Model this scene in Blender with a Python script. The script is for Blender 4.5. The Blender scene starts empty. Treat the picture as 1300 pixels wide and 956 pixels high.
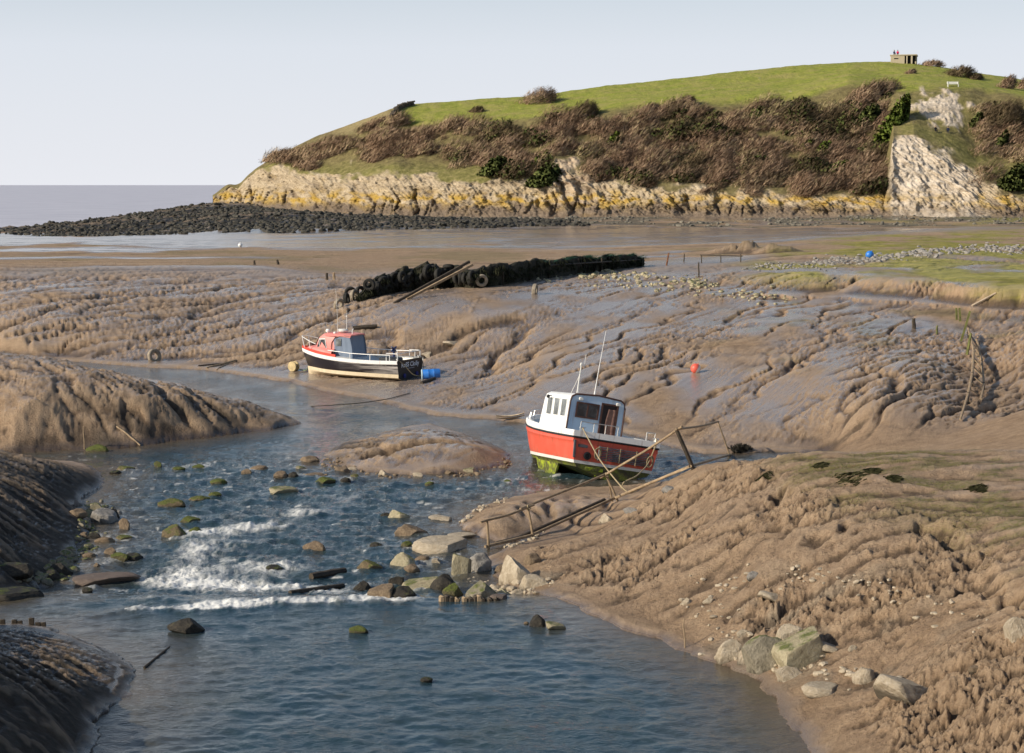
# ================================================================== rock list
# px, py of the foot, width px, height px, style, material, tilt, label, where
W, G_ = 'w', 'g'
ROCKS = [
 (358, 627, 34, 14, 's', 'palem', 0, 'flat topped pale green block standing alone upstream of the mud island', W),
 (413, 613, 22, 9, 'r', 'moss', 0, 'mossy green stone left of the mud island tip', W),
 (356, 607, 18, 10, 'r', 'brown', 0, 'brown stone just behind the flat topped pale block', W),
 (373, 607, 15, 9, 'r', 'dark', 0, 'dark stone right of the brown stone behind the flat block', W),
 (328, 597, 20, 8, 'r', 'brown', 0, 'rounded orange brown stone in the rapids left of the island stones', W),
 (313, 602, 12, 8, 'r', 'brown', 0, 'small brown stone left of the rounded orange brown stone', W),
 (399, 606, 22, 7, 's', 'brown', 0, 'flat brown stone touching the left point of the mud island', W),
 (392, 587, 22, 9, 'r', 'brown', 0, 'brown boulder at the upper left point of the mud island', W),
 (381, 597, 14, 7, 'r', 'greym', 0, 'grey green stone below the upper left island boulder', W),
 (434, 600, 18, 8, 'r', 'brown', 0, 'brown stone at the lower left foot of the mud island', W),
 (451, 608, 13, 7, 'r', 'brownm', 0, 'small mossy brown stone in water below the island foot', W),
 (438, 612, 12, 8, 'r', 'dark', 0, 'small dark stone beside the green stone left of the island', W),
 (447, 598, 12, 6, 'r', 'pale', 0, 'small pale stone at the island foot left of the pointed white one', W),
 (486, 604, 14, 11, 'a', 'pale', 0, 'pointed white stone leaning on the front of the mud island', W),
 (530, 606, 12, 7, 'a', 'pale', 0, 'pale stone at the front edge in the middle of the mud island', W),
 (571, 602, 12, 6, 'r', 'brown', 0, 'brown stone at the front edge of the island right of the middle', W),
 (595, 600, 12, 7, 'b', 'palem', 0, 'square greenish stone at the right front edge of the island', W),
 (634, 580, 12, 6, 'a', 'pale', 0, 'pale stone at the right tip of the mud island', W),
 (545, 617, 11, 8, 'r', 'moss', 0, 'small mossy green stone in the water below the island', W),
 (644, 614, 9, 6, 'r', 'moss', 0, 'tiny mossy stone in the rapids left of the red boat', W),
 (504, 659, 28, 18, 'a', 'palem', 0, 'angular pale stone with a mossy crown in midstream', W),
 (489, 657, 12, 6, 'r', 'dark', 0, 'low dark stone left of the mossy crowned angular stone', W),
 (521, 680, 36, 17, 'r', 'brown', .1, 'long brown boulder behind the large pale slab', W),
 (562, 700, 66, 25, 's', 'pale', .05, 'large flat pale slab in the stream near the handrail', W),
 (585, 684, 34, 9, 's', 'pale', 0, 'thin pale slab lying against the back of the large pale slab', W),
 (558, 661, 27, 7, 's', 'pale', 0, 'low pale flat stone off the tip of the small mud bank', W),
 (399, 700, 26, 15, 'r', 'brown', 0, 'dark brown dome shaped stone alone in the middle of the rapids', W),
 (477, 696, 15, 10, 'r', 'dark', 0, 'small dark stone alone left of the large pale slab', W),
 (516, 695, 13, 9, 'r', 'moss', 0, 'small green stone at the left end of the large pale slab', W),
 (469, 724, 28, 16, 'r', 'brownm', 0, 'half mossy half brown stone above the white water', W),
 (514, 719, 32, 20, 'a', 'palem', 0, 'pointed pale green stone behind the brown weir stones', W),
 (524, 726, 20, 11, 'r', 'brown', 0, 'low brown stone at the foot of the pointed pale green stone', W),
 (536, 713, 18, 10, 'r', 'brown', 0, 'brown stone right of the pointed pale green stone', W),
 (554, 716, 10, 9, 'b', 'pale', 0, 'small cube shaped pale stone standing in the water alone', W),
 (585, 731, 22, 34, 'b', 'palem', 0, 'tall square block with a mossy top by the handrail foot', W),
 (608, 725, 28, 28, 'r', 'grey', 0, 'large pale grey boulder right of the tall square block', W),
 (640, 724, 16, 10, 'a', 'brown', 0, 'brown shadowed stone right of the grey boulder at the handrail', G_),
 (535, 750, 46, 24, 's', 'palem', -.25, 'sloping pale slab with moss in the middle of the weir', W),
 (566, 752, 34, 28, 'r', 'dark', 0, 'dark rounded boulder behind the sloping pale weir slab', W),
 (577, 757, 26, 20, 'a', 'moss', 0, 'bright green cone shaped stone in the weir', W),
 (609, 759, 42, 24, 'a', 'greym', 0, 'large grey green stone at the right end of the weir', W),
 (638, 757, 18, 14, 'a', 'palem', 0, 'yellowish stone where the weir meets the right bank', W),
 (656, 757, 18, 10, 'r', 'pale', 0, 'pale stone on the shore right of the yellowish weir stone', G_),
 (503, 745, 20, 16, 'b', 'dark', 0, 'black block standing behind the weir', W),
 (484, 760, 28, 21, 'b', 'brown', 0, 'squarish brown block at the left of the weir beside the foam', W),
 (512, 760, 40, 18, 'r', 'dark', 0, 'dark weedy boulder right of the squarish brown weir block', W),
 (462, 751, 24, 16, 'a', 'dark', 0, 'black jagged stone at the left end of the weir in the foam', W),
 (634, 762, 22, 7, 's', 'slab', 0, 'flat brown stone awash at the right end of the weir', W),
 (653, 738, 34, 38, 'a', 'pale', 0, 'big crumbly pale boulder set in the bank above the weir', G_),
 (675, 716, 18, 15, 'r', 'brown', 0, 'dark round stone on the bank beside the crumbly pale boulder', G_),
 (677, 746, 24, 20, 'a', 'pale', .2, 'angular white stone on the bank below the dark round stone', G_),
 (684, 795, 20, 17, 'a', 'dark', 0, 'dark pointed stone in the quiet pool near the right bank', W),
 (704, 799, 25, 12, 's', 'palem', .2, 'tilted pale stone right of the dark pointed stone in the pool', W),
 (668, 793, 6, 4, 'r', 'brown', 0, 'tiny stone left of the dark pointed stone in the pool', W),
 (455, 803, 21, 8, 'r', 'moss', 0, 'low mossy stone barely showing in the pool below the foam', W),
 (541, 866, 14, 7, 'r', 'dark', 0, 'small dark stone in the pool near the bottom of the picture', W),
 # left side
 (129, 741, 78, 16, 's', 'slab', 0, 'large flat brown slab jutting from the left shore', W),
 (151, 713, 24, 18, 'a', 'moss', 0, 'bright green triangular stone on the left shore', W),
 (167, 712, 26, 10, 'r', 'dark', 0, 'dark wet stone right of the green triangular stone', W),
 (141, 706, 18, 12, 'a', 'brown', 0, 'brown jagged stone left of the green triangular stone', W),
 (131, 690, 24, 11, 'r', 'brown', 0, 'rounded brown stone on the left shore below the boulder cluster', W),
 (118, 684, 16, 9, 'r', 'dark', 0, 'dark stone left of the rounded brown stone on the left shore', W),
 (107, 684, 12, 12, 'r', 'brown', 0, 'upright small brown stone leftmost below the boulder cluster', W),
 (157, 675, 13, 21, 'a', 'brown', 0, 'small upright pillar like stone off the left boulder cluster', W),
 (156, 685, 20, 6, 'r', 'brownm', 0, 'flat mossy stone below the upright pillar stone', W),
 (130, 664, 34, 22, 'r', 'grey', .3, 'largest smooth grey boulder of the left shore cluster', W),
 (143, 661, 20, 18, 'r', 'dark', 0, 'dark boulder close behind the largest smooth grey boulder', W),
 (149, 654, 10, 8, 'r', 'grey', 0, 'small grey stone at the right of the left shore cluster', W),
 (122, 648, 14, 13, 'b', 'palem', 0, 'mossy yellow block at the top of the left shore cluster', W),
 (98, 643, 10, 11, 'a', 'grey', 0, 'small pale stone at the upper left of the shore cluster', G_),
 (97, 655, 20, 10, 'r', 'brown', 0, 'brown rounded stone at the left of the shore cluster', G_),
 (112, 654, 16, 10, 'a', 'palem', 0, 'pale green stone in the middle of the shore cluster', W),
 (108, 664, 14, 9, 'a', 'pale', 0, 'pale angular stone at the foot of the shore cluster', W),
 (84, 704, 14, 7, 'a', 'pale', 0, 'pale stone on dark mud left of the shore stones', G_),
 (112, 708, 16, 8, 'r', 'brown', 0, 'brown stone above the flat jutting slab', W),
 (122, 722, 12, 8, 'a', 'brown', 0, 'small brown stone on the back edge of the flat jutting slab', W),
 (110, 752, 14, 7, 'r', 'dark', 0, 'dark stone awash in front of the flat jutting slab', W),
 (12, 728, 42, 20, 's', 'dark', 0, 'dark flat slab on the left edge above the biggest dark slab', G_),
 (16, 764, 58, 24, 's', 'dark', 0, 'biggest dark flat slab on the left edge', G_),
 (62, 735, 22, 12, 'r', 'dark', 0, 'dark rounded stone right of the dark flat slabs', G_),
 (42, 745, 14, 9, 'r', 'grey', 0, 'small grey stone beside the biggest dark slab', G_),
 (76, 728, 26, 13, 'a', 'dark', 0, 'black jagged stone left of the flat jutting slab', G_),
 (217, 643, 30, 11, 'r', 'brownm', 0, 'long dark mossy stone midstream right of the left boulder cluster', W),
 (252, 637, 24, 10, 'r', 'brownm', 0, 'brown and green stone right of the long dark mossy stone', W),
 (272, 631, 15, 7, 'r', 'moss', 0, 'small green stone joined to the brown and green midstream stone', W),
 (241, 663, 22, 9, 'r', 'moss', 0, 'smooth green dome shaped stone in midstream', W),
 (223, 683, 32, 19, 'a', 'brownm', .3, 'pointed brown and green stone below the green dome stone', W),
 (249, 678, 17, 10, 'r', 'moss', 0, 'dark green stone right of the pointed brown and green stone', W),
 (276, 614, 20, 8, 'r', 'moss', 0, 'vivid green stone in the upper rapids', W),
 (252, 595, 14, 6, 'r', 'moss', 0, 'green stone farthest up the rapids right of centre', W),
 (226, 597, 15, 5, 'r', 'moss', 0, 'thin green stone between the upper rapids stones', W),
 (200, 594, 9, 10, 'a', 'moss', 0, 'upright small green stone near the left mud mound', W),
 (158, 598, 22, 8, 'r', 'brownm', 0, 'mossy brown stone near the tip of the left dark bank', W),
 (146, 602, 14, 5, 'r', 'dark', 0, 'low dark stone left of the mossy brown stone by the dark bank', W),
 (347, 725, 29, 8, 'r', 'dark', 0, 'low black stone awash right of the rapids', W),
 (239, 802, 44, 21, 'a', 'dark', .1, 'dark pointed rock in the pool below the white water', W),
 (123, 574, 25, 11, 'r', 'moss', 0, 'green boulder at the foot of the left mud mound', W),
 # right bank
 (1024, 840, 62, 38, 'b', 'palem', -.45, 'largest long pale boulder with a green tip on the right bank', G_),
 (973, 848, 40, 36, 'a', 'greym', 0, 'rough grey green boulder left of the long pale boulder', G_),
 (1003, 822, 26, 36, 'a', 'pale', 0, 'tall pale stone behind the long pale boulder', G_),
 (953, 838, 20, 26, 'a', 'pale', .2, 'pale tilted stone left of the rough grey green boulder', G_),
 (931, 836, 28, 22, 'a', 'pale', 0, 'pale boulder leftmost of the group above the pool', G_),
 (916, 836, 12, 9, 'a', 'pale', 0, 'small pale stone at the left end of the right bank group', G_),
 (944, 806, 13, 9, 'r', 'pale', 0, 'small pale stone in the mud above the right bank group', G_),
 (1000, 845, 20, 15, 'a', 'pale', 0, 'pale stone between the grey green and long pale boulders', G_),
 (1001, 862, 22, 15, 'a', 'pale', 0, 'lowest pale stone of the right bank group', G_),
 (967, 853, 13, 10, 'a', 'pale', 0, 'small pale stone under the rough grey green boulder', G_),
 (1056, 826, 30, 12, 's', 'pale', .3, 'half buried pale slab right of the long pale boulder', G_),
 (1084, 824, 10, 6, 'a', 'pale', 0, 'small pale stone right of the half buried slab', G_),
 (1097, 866, 24, 24, 'r', 'pale', 0, 'rounded pale boulder alone low on the right bank', G_),
 (1150, 884, 62, 32, 's', 'pale', .35, 'broad flat pale rock at the bottom of the right bank', G_),
 (1046, 880, 44, 18, 's', 'pale', 0, 'flat pale stone at the lowest edge of the right bank', G_),
 (1292, 812, 22, 26, 'a', 'pale', 0, 'pale stone at the right edge of the picture', G_),
 (1240, 850, 14, 8, 'a', 'brown', 0, 'small brown stone low in the right corner', G_),
 (984, 760, 34, 12, 's', 'pale', .2, 'muddy pale slab showing through the face of the right bank', G_),
 (958, 732, 13, 7, 'a', 'grey', 0, 'small grey stone high on the face of the right bank', G_),
 (902, 764, 13, 7, 'a', 'pale', 0, 'small pale stone on the smooth part of the right bank', G_),
 (872, 767, 15, 8, 'a', 'pale', 0, 'pale stone at the left of the rubble on the right bank', G_),
 (770, 662, 16, 12, 'a', 'pale', 0, 'pale stone under the middle of the handrail', G_),
 (800, 650, 12, 6, 'a', 'grey', 0, 'small grey stone on the bank right of the middle handrail post', G_),
 (850, 622, 16, 7, 'r', 'grey', 0, 'grey stone lying on the bank below the upper handrail', G_),
 (541, 454, 11, 9, 'b', 'pale', 0, 'square pale stone on the mud behind the black boat stern', G_),
 (575, 438, 24, 9, 's', 'pale', .1, 'flat pale slab on the mud slope right of the black boat', G_),
]
import bpy, math, random
import numpy as np
from mathutils import Vector, Matrix, Euler
random.seed(7)
rng = np.random.default_rng(11)
R = math.radians
scene = bpy.context.scene
col = scene.collection

# ------------------------------------------------------------------ camera geometry
F, CX, CY, HC = 2400.0, 650.0, 478.0, 9.0
TH = math.atan(245.0 / F)
CT, ST = math.cos(TH), math.sin(TH)

def ray(px, py):
    a, b = px - CX, CY - py
    return Vector((a, F * CT + b * ST, -F * ST + b * CT))

def at(px, py, z=0.0):
    """ground point at height z seen at a photo pixel"""
    d = ray(px, py)
    return Vector((0, 0, HC)) + d * ((z - HC) / d.z)

def atY(px, py, Y):
    d = ray(px, py)
    return Vector((0, 0, HC)) + d * (Y / d.y)

def proj(p):
    x, y, z = p[0], p[1], p[2] - HC
    f = y * CT - z * ST
    u = y * ST + z * CT
    return CX + F * x / f, CY - F * u / f

cam_d = bpy.data.cameras.new('camera')
cam = bpy.data.objects.new('camera', cam_d)
col.objects.link(cam)
cam.location = (0, 0, HC)
cam.rotation_euler = (math.pi / 2 - TH, 0, 0)
cam_d.sensor_width = 36
cam_d.lens = 36 * F / 1300.0
cam_d.clip_start = 0.5
cam_d.clip_end = 60000
scene.camera = cam

# ------------------------------------------------------------------ light
SUN_EL, SUN_AZ = R(28), math.atan2(-0.93, -0.37)      # azimuth of the sun from +Y, clockwise
sdir = Vector((math.cos(SUN_EL) * math.sin(SUN_AZ), math.cos(SUN_EL) * math.cos(SUN_AZ), math.sin(SUN_EL)))
sun_d = bpy.data.lights.new('sun', 'SUN')
sun_d.energy = 5.0
sun_d.color = (1.0, 0.89, 0.735)
sun_d.angle = R(0.53)
sun = bpy.data.objects.new('sun', sun_d)
col.objects.link(sun)
sun.rotation_euler = sdir.to_track_quat('Z', 'Y').to_euler()
sun.location = (-60, -30, 60)

world = bpy.data.worlds.new('World')
scene.world = world
world.use_nodes = True
wn = world.node_tree
wn.nodes.clear()
w_out = wn.nodes.new('ShaderNodeOutputWorld')
w_bg = wn.nodes.new('ShaderNodeBackground')
w_sky = wn.nodes.new('ShaderNodeTexSky')
w_sky.sky_type = 'NISHITA'
w_sky.sun_disc = False
w_sky.sun_elevation = SUN_EL
w_sky.sun_rotation = SUN_AZ % (2 * math.pi)
w_sky.altitude = 0
w_sky.air_density = 1.0
w_sky.dust_density = 1.2
w_sky.ozone_density = 1.6
w_bg.inputs['Strength'].default_value = 0.125
w_tc = wn.nodes.new('ShaderNodeTexCoord'); w_sep = wn.nodes.new('ShaderNodeSeparateXYZ')
wn.links.new(w_tc.outputs['Generated'], w_sep.inputs[0])
w_rmp = wn.nodes.new('ShaderNodeValToRGB')                  # sea haze low over the horizon
wn.links.new(w_sep.outputs['Z'], w_rmp.inputs[0])
e = w_rmp.color_ramp.elements
e[0].position = 0.0; e[0].color = (.97, .97, .97, 1)
e[1].position = .30; e[1].color = (0, 0, 0, 1)
k = e.new(.07); k.color = (.93, .93, .93, 1)
k = e.new(.14); k.color = (.45, .45, .45, 1)
w_hz = wn.nodes.new('ShaderNodeValToRGB')
wn.links.new(w_sep.outputs['Z'], w_hz.inputs[0])
e = w_hz.color_ramp.elements
HZ_K = 1.0 / 0.112
e[0].position = 0.0; e[0].color = (.83, .845, .895, 1)
e[1].position = .12; e[1].color = (.70, .76, .85, 1)
w_sc = wn.nodes.new('ShaderNodeVectorMath'); w_sc.operation = 'SCALE'; w_sc.inputs['Scale'].default_value = HZ_K
wn.links.new(w_hz.outputs[0], w_sc.inputs[0])
w_mix = wn.nodes.new('ShaderNodeMix'); w_mix.data_type = 'RGBA'
wn.links.new(w_rmp.outputs[0], w_mix.inputs[0])
wn.links.new(w_sky.outputs[0], w_mix.inputs[6])
wn.links.new(w_sc.outputs[0], w_mix.inputs[7])
w_bg.inputs['Strength'].default_value = 0.112
wn.links.new(w_mix.outputs[2], w_bg.inputs['Color'])
wn.links.new(w_bg.outputs[0], w_out.inputs['Surface'])

scene.view_settings.view_transform = 'Standard'
scene.view_settings.look = 'None'
scene.view_settings.exposure = 0
scene.view_settings.gamma = 1

# ------------------------------------------------------------------ object helpers
def tag(o, label=None, cat=None, group=None, kind=None):
    if label: o['label'] = label
    if cat: o['category'] = cat
    if group: o['group'] = group
    if kind: o['kind'] = kind
    return o

def empty(name, loc=(0, 0, 0), rot=(0, 0, 0), label=None, cat=None, group=None):
    o = bpy.data.objects.new(name, None)
    o.empty_display_size = 0.3
    o.location = loc
    o.rotation_euler = rot
    col.objects.link(o)
    return tag(o, label, cat, group)

def link(name, me, mat=None, parent=None):
    o = bpy.data.objects.new(name, me)
    if mat is not None and len(me.materials) == 0:
        me.materials.append(mat)
    col.objects.link(o)
    if parent is not None:
        o.parent = parent
    return o

def np_mesh(name, V, Fq, smooth=True, tris=False):
    """mesh from numpy arrays; Fq (n,4) quads or (n,3) tris"""
    V = np.asarray(V, dtype=np.float32); Fq = np.asarray(Fq, dtype=np.int32)
    k = Fq.shape[1]
    me = bpy.data.meshes.new(name)
    me.vertices.add(len(V)); me.vertices.foreach_set('co', V.ravel())
    me.loops.add(len(Fq) * k); me.loops.foreach_set('vertex_index', Fq.ravel())
    me.polygons.add(len(Fq))
    me.polygons.foreach_set('loop_start', np.arange(0, len(Fq) * k, k, dtype=np.int32))
    me.polygons.foreach_set('loop_total', np.full(len(Fq), k, dtype=np.int32))
    me.polygons.foreach_set('use_smooth', np.full(len(Fq), smooth, dtype=bool))
    me.update(calc_edges=True)
    me.validate()
    return me

def set_attr(me, name, arr):
    """arr (n,4) colour attribute on points"""
    a = me.attributes.new(name, 'FLOAT_COLOR', 'POINT')
    a.data.foreach_set('color', np.asarray(arr, dtype=np.float32).ravel())

# ------------------------------------------------------------------ numpy noise
def _hash(ix, iy, seed):
    h = (ix.astype(np.uint32) * np.uint32(374761393) + iy.astype(np.uint32) * np.uint32(668265263)
         + np.uint32((seed * 974634 + 12345) & 0x7fffffff))
    h = (h ^ (h >> np.uint32(13))) * np.uint32(1274126177)
    h = h ^ (h >> np.uint32(16))
    return h

def pn(x, y, seed=0):
    x = np.asarray(x, dtype=np.float32); y = np.asarray(y, dtype=np.float32)
    fx = np.floor(x); fy = np.floor(y)
    ix = fx.astype(np.int32); iy = fy.astype(np.int32)
    dx = x - fx; dy = y - fy
    u = dx * dx * dx * (dx * (dx * 6 - 15) + 10)
    v = dy * dy * dy * (dy * (dy * 6 - 15) + 10)
    def g(ox, oy):
        a = (_hash(ix + ox, iy + oy, seed) & np.uint32(1023)).astype(np.float32) * (2 * math.pi / 1024)
        return np.cos(a) * (dx - ox) + np.sin(a) * (dy - oy)
    n00, n10, n01, n11 = g(0, 0), g(1, 0), g(0, 1), g(1, 1)
    return ((n00 + (n10 - n00) * u) * (1 - v) + (n01 + (n11 - n01) * u) * v) * 1.5

def fbm(x, y, o=4, seed=0, gain=0.5, lac=2.03):
    s = 0; a = 1.0; t = 0
    for k in range(o):
        s = s + a * pn(x, y, seed + k * 17); t += a
        a *= gain; x = x * lac + 3.7; y = y * lac + 1.3
    return s / t

def ss(a, b, x):
    t = np.clip((x - a) / (b - a), 0, 1)
    return t * t * (3 - 2 * t)

# ------------------------------------------------------------------ node helpers
class NT:
    def __init__(self, name):
        self.m = bpy.data.materials.new(name)
        self.m.use_nodes = True
        self.t = self.m.node_tree
        self.t.nodes.clear()
        self.out = self.t.nodes.new('ShaderNodeOutputMaterial')
        self.b = self.t.nodes.new('ShaderNodeBsdfPrincipled')
        self.t.links.new(self.b.outputs[0], self.out.inputs[0])
        self.geo = None
    def n(self, ty, **kw):
        x = self.t.nodes.new(ty)
        for k, v in kw.items(): setattr(x, k, v)
        return x
    def L(self, a, b): self.t.links.new(a, b)
    def val(self, sock, v):
        if isinstance(v, (int, float)): sock.default_value = v
        elif isinstance(v, (tuple, list)): sock.default_value = tuple(v) + ((1,) if len(v) == 3 and len(sock.default_value) == 4 else ())
        else: self.L(v, sock)
    def pos(self):
        if self.geo is None: self.geo = self.n('ShaderNodeNewGeometry')
        return self.geo.outputs['Position']
    def objc(self):
        return self.n('ShaderNodeTexCoord').outputs['Object']
    def mapping(self, vec, scale=(1, 1, 1), rot=(0, 0, 0)):
        m = self.n('ShaderNodeMapping'); self.L(vec, m.inputs[0])
        m.inputs['Scale'].default_value = scale; m.inputs['Rotation'].default_value = rot
        return m.outputs[0]
    def noise(self, vec, scale, detail=4, rough=0.55, dist=0.0, color=False):
        x = self.n('ShaderNodeTexNoise'); self.L(vec, x.inputs['Vector'])
        x.inputs['Scale'].default_value = scale; x.inputs['Detail'].default_value = detail
        x.inputs['Roughness'].default_value = rough; x.inputs['Distortion'].default_value = dist
        return x.outputs['Color' if color else 'Fac']
    def vor(self, vec, scale, feature='F1', out='Distance'):
        x = self.n('ShaderNodeTexVoronoi', feature=feature); self.L(vec, x.inputs['Vector'])
        x.inputs['Scale'].default_value = scale
        return x.outputs[out]
    def ramp(self, fac, stops, interp='LINEAR'):
        x = self.n('ShaderNodeValToRGB'); self.L(fac, x.inputs[0])
        x.color_ramp.interpolation = interp
        e = x.color_ramp.elements
        while len(e) > 1: e.remove(e[0])
        for i, (p, c) in enumerate(stops):
            if not isinstance(c, (tuple, list)): c = (c, c, c)
            k = e[0] if i == 0 else e.new(p)
            k.position = p; k.color = tuple(c[:3]) + (1,)
        return x.outputs[0]
    def mix(self, fac, a, b, mode='MIX'):
        x = self.n('ShaderNodeMix', data_type='RGBA', blend_type=mode)
        self.val(x.inputs[0], fac); self.val(x.inputs[6], a); self.val(x.inputs[7], b)
        return x.outputs[2]
    def math(self, op, a, b=0.0, clamp=False):
        x = self.n('ShaderNodeMath', operation=op, use_clamp=clamp)
        self.val(x.inputs[0], a); self.val(x.inputs[1], b)
        return x.outputs[0]
    def attr(self, name):
        x = self.n('ShaderNodeAttribute', attribute_name=name)
        s = self.n('ShaderNodeSeparateColor'); self.L(x.outputs['Color'], s.inputs[0])
        return s.outputs[0], s.outputs[1], s.outputs[2], x.outputs['Alpha']
    def bump(self, h, dist=0.05, strength=1.0, normal=None):
        x = self.n('ShaderNodeBump'); self.L(h, x.inputs['Height'])
        x.inputs['Distance'].default_value = dist; self.val(x.inputs['Strength'], strength)
        if normal is not None: self.L(normal, x.inputs['Normal'])
        return x.outputs[0]
    def done(self, color=None, rough=None, normal=None, spec=None, metal=None, ior=None):
        if color is not None: self.val(self.b.inputs['Base Color'], color)
        if rough is not None: self.val(self.b.inputs['Roughness'], rough)
        if normal is not None: self.L(normal, self.b.inputs['Normal'])
        if spec is not None: self.val(self.b.inputs['Specular IOR Level'], spec)
        if metal is not None: self.val(self.b.inputs['Metallic'], metal)
        if ior is not None: self.b.inputs['IOR'].default_value = ior
        return self.m
# ================================================================== creek outline and ground shape
def wl_Y(Y):
    """water level of the creek: a pool in front of the rock weir, rapids, then the lower creek"""
    return 0.45 - 0.27 * ss(38.3, 40.6, Y) - 0.18 * ss(41, 57, Y)

def wat(px, py):
    z = 0.2
    for _ in range(6):
        p = at(px, py, z); z = float(wl_Y(np.array(p.y)))
    return at(px, py, z)

W_MAIN = [(1230, 1450), (1060, 1060), (1030, 960), (1010, 925), (985, 893), (960, 866), (900, 838), (830, 812), (760, 783), (720, 765), (690, 757),
          (650, 748), (628, 730), (618, 710), (632, 697), (662, 691), (690, 676), (668, 683), (640, 689), (610, 683), (583, 668),
          (600, 648), (640, 634), (690, 626), (735, 620), (790, 619), (850, 612), (900, 604), (950, 597), (1000, 589), (1045, 580),
          (1050, 573), (893, 576), (870, 573), (850, 567), (830, 560), (800, 552), (760, 546), (690, 541), (650, 536), (620, 532),
          (590, 531), (560, 528), (545, 526), (509, 518), (484, 511), (465, 506), (440, 502), (412, 497), (385, 490), (368, 485), (350, 483),
          (320, 478), (290, 474), (260, 470), (230, 468), (200, 467), (170, 465), (120, 461), (60, 456), (-100, 448), (-260, 440),
          (-260, 455), (-100, 462), (60, 467), (140, 475), (230, 488), (300, 509), (350, 525), (385, 537),
          (340, 546), (300, 551), (250, 557), (200, 563), (160, 569), (120, 571), (80, 572), (30, 575), (-60, 580), (-200, 583),
          (-200, 592), (-60, 590), (0, 586), (60, 584), (100, 588), (125, 598), (131, 608), (120, 620), (108, 632), (96, 643), (118, 662),
          (112, 684), (92, 700), (78, 727), (45, 747), (0, 762), (-100, 775), (-100, 790), (0, 791), (60, 799), (110, 813),
          (150, 829), (172, 850), (165, 870), (140, 905), (100, 970), (60, 1060), (-80, 1450)]
W_ISLE = [(410, 578), (430, 565), (470, 553), (510, 543), (548, 538), (560, 541), (590, 552), (630, 565), (648, 576), (650, 583),
          (635, 592), (600, 599), (560, 603), (520, 603), (480, 600), (440, 595), (420, 588)]
PM = np.array([wat(*p)[:2] for p in W_MAIN]); PI_ = np.array([wat(*p)[:2] for p in W_ISLE])

def seg_dist(px, py, poly):
    d = np.full(px.shape, 1e9, dtype=np.float32); ins = np.zeros(px.shape, bool)
    n = len(poly)
    for i in range(n):
        ax, ay = poly[i]; bx, by = poly[(i + 1) % n]
        ex, ey = bx - ax, by - ay
        t = np.clip(((px - ax) * ex + (py - ay) * ey) / (ex * ex + ey * ey + 1e-9), 0, 1)
        d = np.minimum(d, (px - ax - t * ex) ** 2 + (py - ay - t * ey) ** 2)
        c = ((ay > py) != (by > py))
        with np.errstate(divide='ignore', invalid='ignore'):
            xi = (bx - ax) * (py - ay) / (by - ay + 1e-12) + ax
        ins ^= c & (px < xi)
    return np.sqrt(d), ins

def creek_d(X, Y):
    """signed distance to the creek: positive on land"""
    d1, i1 = seg_dist(X, Y, PM); d2, i2 = seg_dist(X, Y, PI_)
    d = np.where(i1, -d1, d1)
    isl = np.where(i2, d2, -d2)
    return np.maximum(d, isl)

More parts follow.
